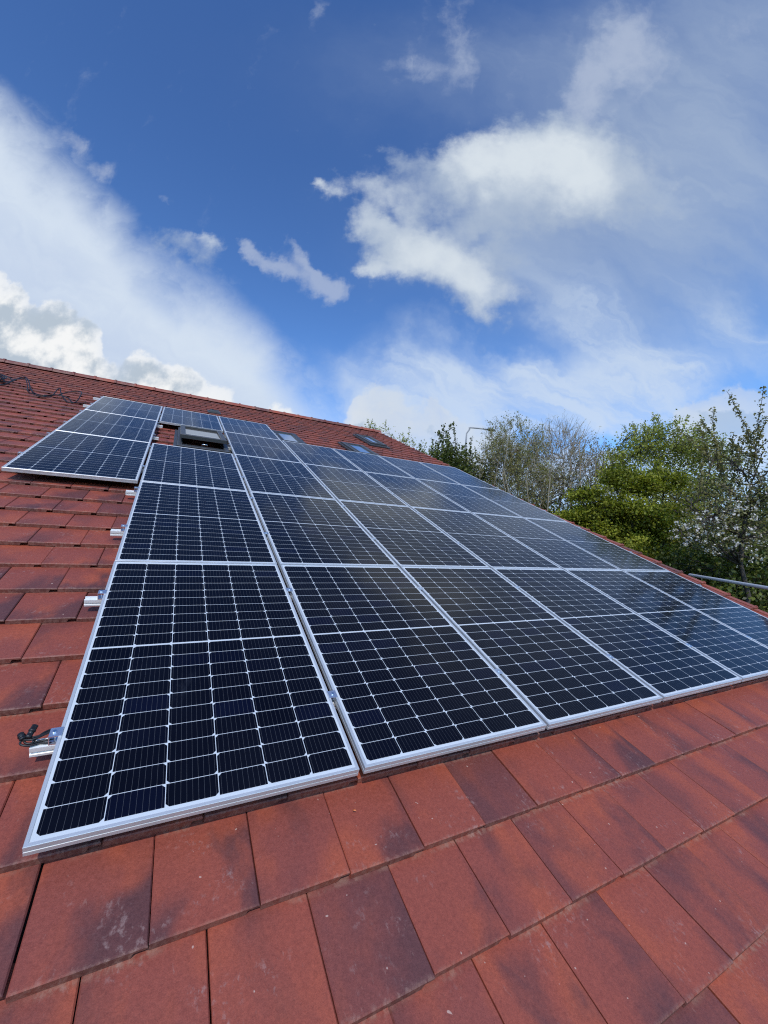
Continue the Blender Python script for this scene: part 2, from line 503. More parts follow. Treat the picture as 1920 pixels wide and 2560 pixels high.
def cell_material():
    """six by twenty half-cut cells behind glass; white sheet shows between them"""
    m, q, b = material('solar_glass', rough=0.045, spec=0.17)
    pos0 = q.n('ShaderNodeTexCoord').outputs['Object']
    x, y, _ = q.sep(pos0)
    mx, my, mid = 0.0205, 0.0245, 0.009
    cw = (PW - 2 * mx) / 6
    chh = (PH - 2 * my - mid) / 20
    ux = q.m('DIVIDE', q.m('SUBTRACT', x, mx), cw)
    col_i = q.m('FLOOR', ux)
    fx = q.m('MULTIPLY', q.m('SUBTRACT', ux, q.m('ADD', col_i, 0.5)), cw)       # metres from the cell's middle
    upper = q.m('GREATER_THAN', y, PH / 2)
    y2 = q.m('SUBTRACT', q.m('SUBTRACT', y, my), q.m('MULTIPLY', upper, mid))
    uy = q.m('DIVIDE', y2, chh)
    row_i = q.m('FLOOR', uy)
    fy = q.m('MULTIPLY', q.m('SUBTRACT', uy, q.m('ADD', row_i, 0.5)), chh)
    ax, ay = q.m('ABSOLUTE', fx), q.m('ABSOLUTE', fy)
    ins = q.m('MULTIPLY', q.m('LESS_THAN', ax, cw / 2 - 0.0012), q.m('LESS_THAN', ay, chh / 2 - 0.0010))
    # one long side of every half cell has its corners cut, the side alternating by column and by half
    par = q.m('MODULO', q.m('ADD', q.m('ADD', col_i, upper), 10.0), 2.0)
    sgn = q.m('MULTIPLY_ADD', par, 2.0, -1.0)
    cut = q.m('LESS_THAN', q.m('ADD', ax, q.m('MULTIPLY', fy, sgn)), cw / 2 + chh / 2 - 0.0135)
    ins = q.m('MULTIPLY', ins, cut)
    for v, lo, hi in ((x, mx, PW - mx), (y, my, PH - my)):
        ins = q.m('MULTIPLY', ins, q.m('MULTIPLY', q.m('GREATER_THAN', v, lo), q.m('LESS_THAN', v, hi)))
    ins = q.m('MULTIPLY', ins, q.m('GREATER_THAN', q.m('ABSOLUTE', q.m('SUBTRACT', y, PH / 2)), mid / 2))
    # nine wires, thicker solder spots at the ends
    wv = q.m('MULTIPLY', q.m('ABSOLUTE', q.m('SUBTRACT', q.m('FRACT', q.m('MULTIPLY', q.m('ADD', q.m('DIVIDE', fx, cw), 0.5), 9.0)), 0.5)), cw / 9)
    wire = q.m('LESS_THAN', wv, q.m('MULTIPLY_ADD', q.m('GREATER_THAN', ay, chh / 2 - 0.006), 0.0006, 0.00032))
    wn = q.n('ShaderNodeTexWhiteNoise', noise_dimensions='3D')
    oi = q.n('ShaderNodeObjectInfo').outputs['Random']
    q.put(wn.inputs['Vector'], q.comb(col_i, row_i, q.m('MULTIPLY', oi, 37.0)))
    cell = q.mix(q.ss(wn.outputs['Value'], 0.78, 1.0), (0.0018, 0.0019, 0.0052), (0.0022, 0.0030, 0.0125))
    cell = q.mix(q.m('MULTIPLY', wire, 0.55), cell, (0.15, 0.155, 0.17))
    sheet = q.mix(q.noise(pos0, 9.0, 3), (0.52, 0.55, 0.57), (0.62, 0.65, 0.67))
    q.put(b.inputs['Base Color'], q.mix(ins, sheet, cell))
    pos = q.n('ShaderNodeNewGeometry').outputs['Position']
    dust = q.noise(pos, 2.2, 4, 0.55)
    smear = q.m('MULTIPLY', q.ss(q.noise(q.v('MULTIPLY', pos, (1.0, 0.55, 0.55)), 4.2, 4, 0.6, dist=0.8), 0.66, 0.78), q.ss(q.noise(pos, 38.0, 4, 0.6), 0.3, 0.7))
    film = q.m('MULTIPLY_ADD', smear, 0.045, q.lin(dust, 0.35, 0.75, 0.0, 0.006))
    q.put(b.inputs['Base Color'], q.mix(film, q.mix(ins, sheet, cell), (0.38, 0.42, 0.55)))
    q.put(b.inputs['Roughness'], q.lin(dust, 0.3, 0.7, 0.07, 0.15))
    bump(q, b, q.noise(pos, 1.1, 2, 0.5), 0.05, 0.03)
    return m


M_TILE = tile_material()
M_FRAME = aluminium('anodised_frame', (0.62, 0.63, 0.64), 0.36, 0.45)
M_RAIL = aluminium('bright_rail', (0.86, 0.85, 0.82), 0.42, 0.12)
M_CLAMP = aluminium('clamp_metal', (0.78, 0.80, 0.85), 0.3, 0.9)
M_BOLT = aluminium('bolt_steel', (0.85, 0.85, 0.85), 0.2, 1.0)
M_CELL = cell_material()
M_BLACK, _q, _b = material('black_plastic', (0.012, 0.012, 0.014), 0.42)
_q.put(_b.inputs['Roughness'], _q.lin(_q.noise(_q.n('ShaderNodeTexCoord').outputs['Object'], 60, 3), 0.3, 0.7, 0.34, 0.55))
M_WINDOW, _q, _b = material('grey_window_cladding', (0.045, 0.047, 0.050), 0.42, 0.3)
_q.put(_b.inputs['Base Color'], _q.mix(_q.noise(_q.n('ShaderNodeTexCoord').outputs['Object'], 9, 4), (0.05, 0.052, 0.056), (0.085, 0.088, 0.092)))
M_PANE, _q, _b = material('window_glass', (0.66, 0.74, 0.80), 0.03, 0.9, 0.8)
_b.inputs['IOR'].default_value = 1.9
bump(_q, _b, _q.noise(_q.n('ShaderNodeTexCoord').outputs['Object'], 2.5, 2), 0.03, 0.02)
M_BROWN_PANE, _q, _b = material('brown_window_glass', (0.10, 0.085, 0.07), 0.08, 0.2, 0.5)  # darker, browner glass for the open sash
bump(_q, _b, _q.noise(_q.n('ShaderNodeTexCoord').outputs['Object'], 2.5, 2), 0.03, 0.02)
M_BLIND, _q, _b = material('pale_blind', (0.62, 0.60, 0.54), 0.8)
_q.put(_b.inputs['Base Color'], _q.mix(_q.noise(_q.n('ShaderNodeTexCoord').outputs['Object'], 12, 3), (0.34, 0.32, 0.28), (0.46, 0.44, 0.39)))
M_PINE, _q, _b = material('varnished_pine', (0.36, 0.20, 0.09), 0.45)
_q.put(_b.inputs['Base Color'], _q.mix(_q.noise(_q.v('MULTIPLY', _q.n('ShaderNodeTexCoord').outputs['Object'], (4, 60, 60)), 1, 4), (0.28, 0.15, 0.07), (0.44, 0.26, 0.12)))
M_STEEL = aluminium('galvanised_steel', (0.60, 0.61, 0.62), 0.5, 0.3)

M_BRICK, _q, _b = material('house_brick', rough=0.85)
_bt = _q.n('ShaderNodeTexBrick')
_q.put(_bt.inputs['Vector'], _q.v('MULTIPLY', _q.n('ShaderNodeTexCoord').outputs['Object'], (1, 1, 1)))
_bt.inputs['Color1'].default_value = (0.30, 0.12, 0.07, 1)
_bt.inputs['Color2'].default_value = (0.22, 0.09, 0.06, 1)
_bt.inputs['Mortar'].default_value = (0.4, 0.37, 0.33, 1)
_bt.inputs['Scale'].default_value = 4.4
_q.put(_b.inputs['Base Color'], _bt.outputs[0])

M_GRASS, _q, _b = material('rough_grass', rough=0.9)
_gp = _q.n('ShaderNodeTexCoord').outputs['Object']
_q.put(_b.inputs['Base Color'], _q.mix(_q.ss(_q.noise(_gp, 0.35, 6, 0.65), 0.35, 0.65), (0.035, 0.060, 0.014), (0.075, 0.095, 0.028)))
bump(_q, _b, _q.noise(_gp, 6.0, 5, 0.7), 0.8, 0.08)


# ------------------------------------------------------------------ the ground
gm = MB()
NG = 60
ext = 900.0
xs = [math.copysign(abs(k) ** 2.2, k) * ext for k in np.linspace(-1, 1, NG + 1)]
for yv in xs:
    for xv in xs:
        dd = math.hypot(xv, yv)
        z = 0.0 if dd < 16 else 0.012 * (dd - 16) * (0.6 + 0.4 * math.sin(xv * 0.02 + 1) * math.cos(yv * 0.017))
        gm.v.append((xv + 10, yv + 8, min(z, 6.0)))
gm.f = [(j * (NG + 1) + i, j * (NG + 1) + i + 1, (j + 1) * (NG + 1) + i + 1, (j + 1) * (NG + 1) + i) for j in range(NG) for i in range(NG)]
ground = gm.build('ground', M_GRASS, None, True)
tag(ground, kind='structure')

# ------------------------------------------------------------------ the house and its tiled roof
TW, GAUGE, TOP = 0.2964, 0.31345, 12.30     # tile cover, course spacing, ridge line up the slope
COURSE0 = -0.274
S_LEFT, T_EAVE = -8.2, COURSE0 - 4 * GAUGE
SURF = -0.109


def verge_s(t):
    return float(np.interp(t, (-2.0, 2.0, 2.8, 3.4, 4.2, 5.2, 12.5), (7.06, 7.04, 7.00, 6.94, 6.83, 6.775, 6.67)))


house = thing('house', 'long house under a red tiled pitched roof that carries the solar panels', 'house', (0.0, 5.0, 0.0))
HO = Vector((0.0, 5.0, 0.0))


def house_mb(verts):
    return [W(*v) - HO for v in verts]


def build_tiles():
    V, F, UV, RN, RN2, BUTT = [], [], [], [], [], []
    n_course = int((TOP - 0.06 - T_EAVE) / GAUGE) + 1
    for c in range(n_course):
        t0 = T_EAVE + c * GAUGE
        off = 0.035 if (c % 2 == 0) else 0.035 - TW / 2
        k0 = int(math.floor((S_LEFT - off) / TW))
        vs = verge_s(t0) - 0.02
        k = k0
        while True:
            s0 = off + k * TW
            k += 1
            if s0 > vs - 0.03:
                break
            s1 = min(s0 + TW, vs)
            gap = 0.0017
            a, b_ = s0 + gap, s1 - gap
            js, jn, jt = random.gauss(0, 0.0007), random.gauss(0, 0.0011), random.gauss(0, 0.0020)
            tw1, tw2 = random.gauss(0, 0.0012), random.gauss(0, 0.0008)
            rn, rn2 = random.random(), random.random()
            L = min(0.395, TOP - t0)
            th = 0.028
            drop = 0.0295 * (L / GAUGE)
            lock = 0.034 if s1 - s0 > 0.2 else 0.0
            # cross-section along s: (s, lower, upper) with the interlock lifted at its right-hand end
            br = 0.0038

            def n_at(s, along):
                return SURF + jn - drop * along + (s - s0) / TW * tw1 + tw2 * along
            rows = []
            prof = [(a, 'lo'), (a, 'm'), (a + br, 'hi'), (b_ - br, 'hi'), (b_, 'm'), (b_, 'cut'), (b_ - lock, 'cut'), (b_ - lock - 0.006, 'lo')]
            for along, tt, ins in ((0.0, t0, 1), (br / L, t0 + br, 0), (1.0, t0 + L, 0)):
                ring = []
                for s, kind in prof:
                    top = n_at(s, along)
                    if kind == 'hi':
                        z = top - (br if ins else 0)
                    elif kind == 'm':
                        z = top - br * (1.4 if ins else 1)
                    elif kind == 'cut':
                        z = top - 0.011
                    else:
                        z = top - th
                    ring.append((s + js, tt + jt, z))
                rows.append(ring)
            base = len(V)
            n = len(prof)
            for ring in rows:
                for (s, t, z) in ring:
                    V.append(W(s, t, z) - HO)
                    UV.append(((s - s0) / TW, (t - t0) / GAUGE))
            fs = []
            for r in range(2):
                for i in range(n):
                    fs.append((base + r * n + i, base + r * n + (i + 1) % n, base + (r + 1) * n + (i + 1) % n, base + (r + 1) * n + i))
            fs = [f[::-1] for f in fs]
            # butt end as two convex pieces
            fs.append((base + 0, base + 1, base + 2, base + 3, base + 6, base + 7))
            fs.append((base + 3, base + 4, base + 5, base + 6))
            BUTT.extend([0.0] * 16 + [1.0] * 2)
            F.extend(fs)
            RN.extend([rn] * len(fs))
            RN2.extend([rn2] * len(fs))
    me = bpy.data.meshes.new('roof')
    me.from_pydata([tuple(v) for v in V], [], F)
    uvl = me.uv_layers.new(name='tile')
    idx = np.empty(len(me.loops), dtype=np.int32)
    me.loops.foreach_get('vertex_index', idx)
    uvl.data.foreach_set('uv', np.array(UV, dtype=np.float32)[idx].ravel())
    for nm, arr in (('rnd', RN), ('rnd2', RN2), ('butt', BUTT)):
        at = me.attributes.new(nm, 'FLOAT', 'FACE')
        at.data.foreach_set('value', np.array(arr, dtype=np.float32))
    me.materials.append(M_TILE)
    me.update()
    return link(bpy.data.objects.new('roof', me), house)


roof = build_tiles()


def attr_fill(o, uvscale=3.0, per=None):
    """gives trim the same tile material: per-piece tint and a plain map"""
    me = o.data
    nf = len(me.polygons)
    per = per or [0] * nf
    r1 = {k: random.random() * 0.7 for k in set(per)}
    r2 = {k: random.random() * 0.8 for k in set(per)}
    for nm, r in (('rnd', r1), ('rnd2', r2)):
        at = me.attributes.new(nm, 'FLOAT', 'FACE')
        at.data.foreach_set('value', np.array([r[k] for k in per], dtype=np.float32))
    uvl = me.uv_layers.new(name='tile')
    co = np.empty(len(me.vertices) * 3, dtype=np.float32)
    me.vertices.foreach_get('co', co)
    co = co.reshape(-1, 3)
    idx = np.empty(len(me.loops), dtype=np.int32)
    me.loops.foreach_get('vertex_index', idx)
    uvl.data.foreach_set('uv', (co[idx][:, :2] * uvscale).astype(np.float32).ravel())


# sarking under the tiles, so that nothing shows through the joints, and the far slope behind the ridge
sk = MB()
ridge_w = W(0, TOP, 0)
eave_w = W(0, T_EAVE, 0)
sk.add(house_mb([(S_LEFT, T_EAVE + .05, -.162), (verge_s(T_EAVE) - .06, T_EAVE + .05, -.162), (verge_s(TOP) - .06, TOP, -.162), (S_LEFT, TOP, -.162)]), [(0, 1, 2, 3)])
M_FELT, _q, _b = material('dark_underlay', (0.02, 0.016, 0.015), 0.9)
_q.put(_b.inputs['Base Color'], _q.mix(_q.noise(_q.n('ShaderNodeTexCoord').outputs['Object'], 8, 3), (0.015, 0.012, 0.012), (0.03, 0.024, 0.022)))
sk.build('underlay', M_FELT, house)
back = MB()
yr = ridge_w.y
for c in range(44):
    ta, tb = TOP - c * GAUGE, TOP - (c + 1) * GAUGE - 0.05
    pts = []
    for s in (S_LEFT, verge_s(TOP) + 0.03 * 0):
        for t, n in ((ta, SURF - .022), (tb, SURF), (tb, SURF - .02), (ta, SURF - .042)):
            p = W(s, t, n)
            pts.append(Vector((p.x, 2 * yr - p.y + 0.14, p.z)) - HO)
    back.add(pts, [(0, 1, 5, 4), (1, 2, 6, 5), (2, 3, 7, 6), (3, 0, 4, 7), (0, 3, 2, 1), (4, 5, 6, 7)])
bo = back.build('rear_roof', M_TILE, house)
attr_fill(bo, 3.3, [i // 6 for i in range(len(bo.data.polygons))])

# ridge tiles: half-round with a raised collar at each joint
rd = MB()
per = []
RL = 0.4535
s = -3.112 - 12 * RL
k = 0
apex = W(0, TOP + 0.0, -0.118)
while s < verge_s(TOP) - 0.02:
    e = min(s + RL, verge_s(TOP) + 0.03)
    for (a, b_, ro) in ((s, s + 0.045, 0.132), (s + 0.045, e + 0.012, 0.117)):
        ring = []
        for q_ in range(9):
            an = math.pi * (-0.02 + 1.04 * q_ / 8)
            ring.append((math.cos(an) * ro * 1.18, math.sin(an) * ro * 0.98))
        ins = [(y * 0.86, z * 0.84) for y, z in ring[::-1]]
        prof = [(apex.y + 0.07 + y - HO.y, apex.z - 0.012 + z + random.gauss(0, .0006)) for y, z in ring + ins]
        b0 = len(rd.f)
        n = len(prof)
        vs = [(a, y, z) for y, z in prof] + [(b_, y, z) for y, z in prof]
        fs = [(i, (i + 1) % n, n + (i + 1) % n, n + i) for i in range(n)]
        for i in range(8):
            fs.append((i + 1, i, n - 1 - i, n - 2 - i))
            fs.append((n + i, n + i + 1, 2 * n - 2 - i, 2 * n - 1 - i))
        rd.add(vs, fs)
        per += [k] * (len(rd.f) - b0)
    s += RL
    k += 1
ro_ = rd.build('ridge_tiles', M_TILE, house)
attr_fill(ro_, 3.3, per)

# verge caps stepping down the gable
vg = MB()
per = []
n_course = int((TOP - 0.06 - T_EAVE) / GAUGE) + 1
for c in range(n_course):
    t0 = T_EAVE + c * GAUGE - 0.006
    s0, s1 = verge_s(t0), verge_s(t0 + GAUGE)
    w_in, w_out = 0.075, 0.035
    L = GAUGE + 0.03
    n0, n1 = SURF + 0.012, SURF + 0.012 - 0.0225 * L / GAUGE
    vs = []
    for (t, ss_, nn) in ((t0, s0, n0), (t0 + L, s0 + (s1 - s0) * L / GAUGE, n1)):
        vs += [(ss_ - w_in, t, nn - .004), (ss_ + w_out - .008, t, nn), (ss_ + w_out, t, nn - .008), (ss_ + w_out, t, nn - .16),
               (ss_ + w_out - .012, t, nn - .16), (ss_ + w_out - .012, t, nn - .014), (ss_ - w_in, t, nn - .017)]
    n = 7
    fs = [(i, n + i, n + (i + 1) % n, (i + 1) % n) for i in range(n)]
    fs += [(0, 1, 5, 6), (1, 2, 3, 4, 5), (n, n + 6, n + 5, n + 1), (n + 1, n + 5, n + 4, n + 3, n + 2)]
    vg.add(house_mb(vs), fs)
    per += [c] * len(fs)
    # the clip that stands up at each step
    cb = len(vg.f)
    q4 = [(s0 + w_out - .032, t0 + .004, n0 - .001), (s0 + w_out - .012, t0 + .004, n0 - .001), (s0 + w_out - .012, t0 + .036, n0 - .001), (s0 + w_out - .032, t0 + .036, n0 - .001)]
    q4 += [(a + (0.004 if i in (0, 3) else -0.004), b_ + (0.005 if i < 2 else -.005), z + .011) for i, (a, b_, z) in enumerate(q4)]
    vg.add(house_mb(q4), [(4, 5, 6, 7), (0, 1, 5, 4), (1, 2, 6, 5), (2, 3, 7, 6), (3, 0, 4, 7)])
    per += [c] * (len(vg.f) - cb)
vo = vg.build('verge', M_TILE, house)
attr_fill(vo, 3.3, per)

# walls below
wl = MB()
y0, y1 = eave_w.y + 0.35, 2 * yr - eave_w.y - 0.35
ez = W(0, T_EAVE, -.2).z
wx0, wx1 = S_LEFT + 0.12, 6.58
wl.box((wx0, y0 - HO.y, 0), (wx1, y1 - HO.y, ez + .12))
wl.add([(wx1, y0 - HO.y, ez + .121), (wx1, y1 - HO.y, ez + .121), (wx1, yr - HO.y, W(0, TOP, -.24).z), (wx1 - .25, y0 - HO.y, ez + .121), (wx1 - .25, y1 - HO.y, ez + .121), (wx1 - .25, yr - HO.y, W(0, TOP, -.24).z)],
       [(0, 1, 2), (3, 5, 4), (0, 2, 5, 3), (1, 4, 5, 2)])
wl.build('wall', M_BRICK, house)


# ------------------------------------------------------------------ roof windows and the tile vent (parts of the house)
def roof_part(mb, name, mat, parent, s, t, n, smooth=False, tilt=0.0):
    """builds mb (roof axes, origin at s,t,n) as a child in the house's own space"""
    out = MB()
    ct, st_ = math.cos(tilt), math.sin(tilt)
    out.v = [tuple(W(s + x, t + y * ct - z * st_, n + y * st_ + z * ct) - HO) for x, y, z in mb.v]
    out.f = mb.f
    return out.build(name, mat, parent, smooth)


def ring_boxes(mb, w, l, edge, z0, z1, ex=None):
    ex = ex or edge
    mb.box((0, 0, z0), (w, edge, z1))
    mb.box((0, l - edge, z0), (w, l, z1))
    mb.box((0, edge, z0), (ex, l - edge, z1))
    mb.box((w - ex, edge, z0), (w, l - edge, z1))


def closed_window(s, t, w, l):
    fr = MB()
    ring_boxes(fr, w, l, 0.085, -0.05, 0.022)
    fr.box((-0.05, -0.13, -0.045), (w + 0.05, -0.001, -0.012))      # apron flashing
    fr.box((-0.05, 0.0, -0.045), (-0.001, l + 0.06, -0.008))
    fr.box((w + 0.001, 0.0, -0.045), (w + 0.05, l + 0.06, -0.008))
    fr.box((0.0, l + 0.001, -0.045), (w, l + 0.06, -0.010))
    f = bevel(roof_part(fr, 'roof_window', M_WINDOW, house, s, t, SURF + 0.045), 0.004)
    sh = MB()
    ring_boxes(sh, w - 0.175, l - 0.175, 0.035, -0.02, 0.028)
    bevel(roof_part(sh, 'sash', M_WINDOW, f, s + 0.0875, t + 0.0875, SURF + 0.045), 0.003)
    pn = MB()
    pn.box((0.124, 0.124, -0.004), (w - 0.124, l - 0.124, 0.006))
    roof_part(pn, 'pane', M_PANE, f, s, t, SURF + 0.045)
    return f


closed_window(2.12, 7.22, 0.58, 1.18)
closed_window(3.83, 7.22, 0.60, 1.18)
closed_window(4.93, 9.05, 0.50, 1.22)

# the open centre-pivot window among the panels
OW_S, OW_T, OW_W, OW_L = 0.30, 5.50, 0.72, 1.40
fr = MB()
ring_boxes(fr, OW_W, OW_L, 0.07, -0.09, 0.02)
fr.box((-0.05, 0.0, -0.075), (-0.001, OW_L, -0.03))
fr.box((OW_W + 0.001, 0.0, -0.075), (OW_W + 0.05, OW_L, -0.03))
wf = bevel(roof_part(fr, 'roof_window', M_WINDOW, house, OW_S, OW_T, SURF + 0.06), 0.004)
wf['label'] = 'roof window standing open with its sash tilted out'
wb = MB()
wb.box((0.071, 0.071, -0.30), (OW_W - .071, OW_L - .071, -0.28))
roof_part(wb, 'lining', M_PINE, wf, OW_S, OW_T, SURF + 0.06)
TILT = R(-4.2)
sh = MB()
ring_boxes(sh, OW_W - 0.06, 1.26, 0.085, 0.0, 0.062, 0.075)
bevel(roof_part(sh, 'sash', M_WINDOW, wf, OW_S + 0.03, OW_T + 0.20, SURF + 0.145, tilt=TILT), 0.006)
pn = MB()
pn.box((0.0755, 0.0855, 0.02), (OW_W - 0.1355, 1.26 - 0.0855, 0.036))
roof_part(pn, 'pane', M_BROWN_PANE, wf, OW_S + 0.03, OW_T + 0.20, SURF + 0.145, tilt=TILT)
bl = MB()
for a, b_ in ((0.115, 0.175), (0.235, 0.36)):
    bl.box((0.085, a, 0.0365), (OW_W - 0.145, b_, 0.0385))
roof_part(bl, 'blind', M_BLIND, wf, OW_S + 0.03, OW_T + 0.20, SURF + 0.145, tilt=TILT)
hb = MB()
hb.box((0.08, 0.075, -0.03), (OW_W - .08, 0.12, 0.015))
hb.box((0.075, 0.0755, 0.018), (OW_W - .075, 0.088, 0.026))
roof_part(hb, 'inner_sill', M_WINDOW, wf, OW_S, OW_T, SURF + 0.06)
hd = MB()
hd.tube([(0.33, 0.13, 0.035), (0.345, 0.118, 0.05), (0.40, 0.118, 0.052), (0.412, 0.13, 0.035)], 0.008, 6)
roof_part(hd, 'handle', M_BOLT, wf, OW_S, OW_T, SURF + 0.06, True)

vt = MB()
vt.box((0, 0, -0.02), (0.30, 0.33, 0.012))
vt.prism([(0.06, 0.012), (0.075, 0.05), (0.13, 0.062), (0.27, 0.012)], 'x', 0.045, 0.255)
vent = bevel(roof_part(vt, 'tile_vent', M_WINDOW, house, 0.90, 9.86, SURF + 0.008), 0.004)

# ------------------------------------------------------------------ solar panels


def ring_profile(prof):
    mb = MB()
    n = len(prof)
    corners = [(0, 0, 1, 1), (PW, 0, -1, 1), (PW, PH, -1, -1), (0, PH, 1, -1)]
    for cx, cy, dx, dy in corners:
        for ins, z in prof:
            mb.v.append((cx + dx * ins, cy + dy * ins, z))
    for c in range(4):
        d = (c + 1) % 4
        for i in range(n):
            j = (i + 1) % n
            mb.f.append((c * n + i, d * n + i, d * n + j, c * n + j))
    return mb


FRAME = ring_profile([(0.0, -0.035), (0.0, -0.0215), (0.0016, -0.021), (0.0016, -0.0165), (0.0, -0.016), (0.0, -0.0012), (0.0012, 0.0),
                      (0.0105, 0.0), (0.0117, -0.0014), (0.0117, -0.007), (0.0018, -0.007), (0.0018, -0.033), (0.024, -0.033), (0.024, -0.035)][::-1]).mesh('frame', M_FRAME)
lam = MB()
lam.box((0.0119, 0.0119, -0.0066), (PW - 0.0119, PH - 0.0119, -0.0021))
LAMINATE = lam.mesh('glass_laminate', M_CELL)
PANEL_LABELS = {
    (1, 0): 'nearest solar panel, at the front corner where the black cable plugs lie',
    (2, 0): 'solar panel in the lowest row, second from the corner with black plugs',
    (3, 0): 'solar panel in the lowest row, third from the corner with black plugs',
    (4, 0): 'solar panel in the lowest row, fourth from the corner with black plugs',
    (5, 0): 'solar panel in the lowest row, next to last before the gable verge',
    (6, 0): 'last solar panel of the lowest row, beside the verge and the scaffold pole',
    (1, 1): 'solar panel directly above the nearest corner panel, at the open tile edge',
    (2, 1): 'solar panel in the second row up, second from the open tile edge',
    (3, 1): 'solar panel in the second row up, third from the open tile edge',
    (4, 1): 'solar panel in the second row up, fourth from the open tile edge',
    (5, 1): 'solar panel in the second row up, next to last before the verge',
    (6, 1): 'last solar panel of the second row up, against the gable verge',
    (0, 2): 'lowest panel of the three-high block set out to the left, black gap beneath',
    (1, 2): 'solar panel directly below the open roof window',
    (2, 2): 'solar panel in the middle row, just right of the one below the open window',
    (3, 2): 'solar panel in the middle row, second right of the one below the open window',
    (4, 2): 'solar panel in the middle row, third right of the one below the open window',
    (5, 2): 'solar panel in the middle row, next to last before the verge',
    (6, 2): 'last solar panel of the middle row, against the gable verge',
    (0, 3): 'middle panel of the three-high block set out to the left',
    (2, 3): 'solar panel standing just right of the open roof window',
    (3, 3): 'solar panel in the fourth row up, below the first closed roof window',
    (4, 3): 'solar panel in the fourth row up, below the second closed roof window',
    (5, 3): 'solar panel in the fourth row up, next to last before the verge',
    (6, 3): 'farthest solar panel, top corner of the array against the gable verge and trees',
    (0, 4): 'top panel of the three-high block set out to the left, nearest the loose cables',
    (1, 4): 'solar panel directly above the open roof window, dark gap under its lower edge',
    (2, 4): 'top right panel of the highest row, left of the first closed roof window',
}


def panel_s(c):
    return (c - 1) * (PW + GX)


def panel_t(r):
    return r * (PH + GY)


proto = None
for (c, r), lab in PANEL_LABELS.items():
    loc = W(panel_s(c) + random.gauss(0, .0006), panel_t(r) + random.gauss(0, .0008), random.gauss(0, 0.0003))
    rot = (SLOPE + random.gauss(0, R(0.03)), random.gauss(0, R(0.03)), random.gauss(0, R(0.02)))
    p = thing('solar_panel', lab, 'solar panel', loc, rot, 'framed solar panels in rows on the roof')
    for nm, me in (('frame', FRAME), ('glass_laminate', LAMINATE)):
        link(bpy.data.objects.new(nm, me), p)

# ------------------------------------------------------------------ mounting rails with clamps and roof hooks
RAIL_PROFILE = [(-.020, -.0755), (.020, -.0755), (.020, -.066), (.014, -.063), (.014, -.057), (.020, -.054), (.020, -.0365), (.008, -.0365), (.008, -.046), (-.008, -.046),
                (-.008, -.0365), (-.020, -.0365), (-.020, -.054), (-.014, -.057), (-.014, -.063), (-.020, -.066)]


def rail_mesh(length):
    mb = MB()
    n = len(RAIL_PROFILE)
    vs = [(0, y, z) for y, z in RAIL_PROFILE] + [(length, y, z) for y, z in RAIL_PROFILE]
    fs = [(i, n + i, n + (i + 1) % n, (i + 1) % n) for i in range(n)]
    for o, rev in ((0, 1), (n, 0)):
        for quad in ((0, 1, 2, 15), (15, 2, 3, 14), (14, 3, 4, 13), (13, 4, 5, 12), (12, 5, 8, 9), (5, 6, 7, 8), (12, 9, 10, 11)):
            q_ = tuple(o + i for i in quad)
            fs.append(q_[::-1] if rev else q_)
    mb.add(vs, fs)
    return mb.mesh('rail', M_RAIL)


ec = MB()      # end clamp: foot on the rail, upright, lip over the frame (panel edge at x = 0, panel towards +x)
ec.box((-.026, -.020, -.0362), (-.002, .020, -.031))
ec.box((-.029, -.020, -.0362), (-.0262, .020, .0030))
ec.box((-.0260, -.020, .0006), (.009, .020, .0040))
END_CLAMP = ec.mesh('end_clamp', M_CLAMP)
mc = MB()      # mid clamp spanning the gap between two panels
mc.box((-.009, -.022, .0007), (GX + .009, .022, .0040))
mc.box((.0012, -.022, -.034), (.0040, .022, .0006))
mc.box((GX - .0040, -.022, -.034), (GX - .0012, .022, .0006))
MID_CLAMP = mc.mesh('mid_clamp', M_CLAMP)
bb = MB()
bb.tube([(0, 0, .0041), (0, 0, .0095)], .0062, 8)
bb.tube([(0, 0, -.034), (0, 0, .0040)], .0034, 6)
BOLT = bb.mesh('bolt', M_BOLT)
hk = MB()
hk.box((-.015, -.03, -.0835), (.015, .30, -.0756))
hk.box((-.015, .30, -.112), (.015, .306, -.0756))
hk.box((-.04, -.03, -.115), (.04, .02, -.0836))
HOOK = hk.mesh('roof_hook', M_RAIL)


def rail(label, s0, s1, t, cols):
    L = s1 - s0
    o = roof_thing('mounting_rail', label, 'rail', s0, t, 0.0, 'aluminium rails under the solar panels')
    link(bpy.data.objects.new('rail_bar', rail_mesh(L)), o)

    def put(nm, me, x, flip=False):
        k_ = link(bpy.data.objects.new(nm, me), o)
        k_.location = (x, random.gauss(0, .002), 0)
        if flip:
            k_.rotation_euler = (0, 0, math.pi)
        return k_
    runs, cur = [], [cols[0]]
    for c in cols[1:]:
        if c == cur[-1] + 1:
            cur.append(c)
        else:
            runs.append(cur)
            cur = [c]
    runs.append(cur)
    for run in runs:
        for kind, c in [('l', run[0])] + [('m', c) for c in run[:-1]] + [('r', run[-1])]:
            if kind == 'l':
                k_, bx = put('end_clamp', END_CLAMP, panel_s(c) - s0), -0.014
            elif kind == 'm':
                k_, bx = put('mid_clamp', MID_CLAMP, panel_s(c) + PW - s0), GX / 2
            else:
                k_, bx = put('end_clamp', END_CLAMP, panel_s(c) + PW - s0, True), -0.014
            b_ = link(bpy.data.objects.new('bolt', BOLT), k_)
            b_.location = (bx, 0, 0)
    x = 0.35
    while x < L:
        put('roof_hook', HOOK, x)
        x += 1.4
    return o


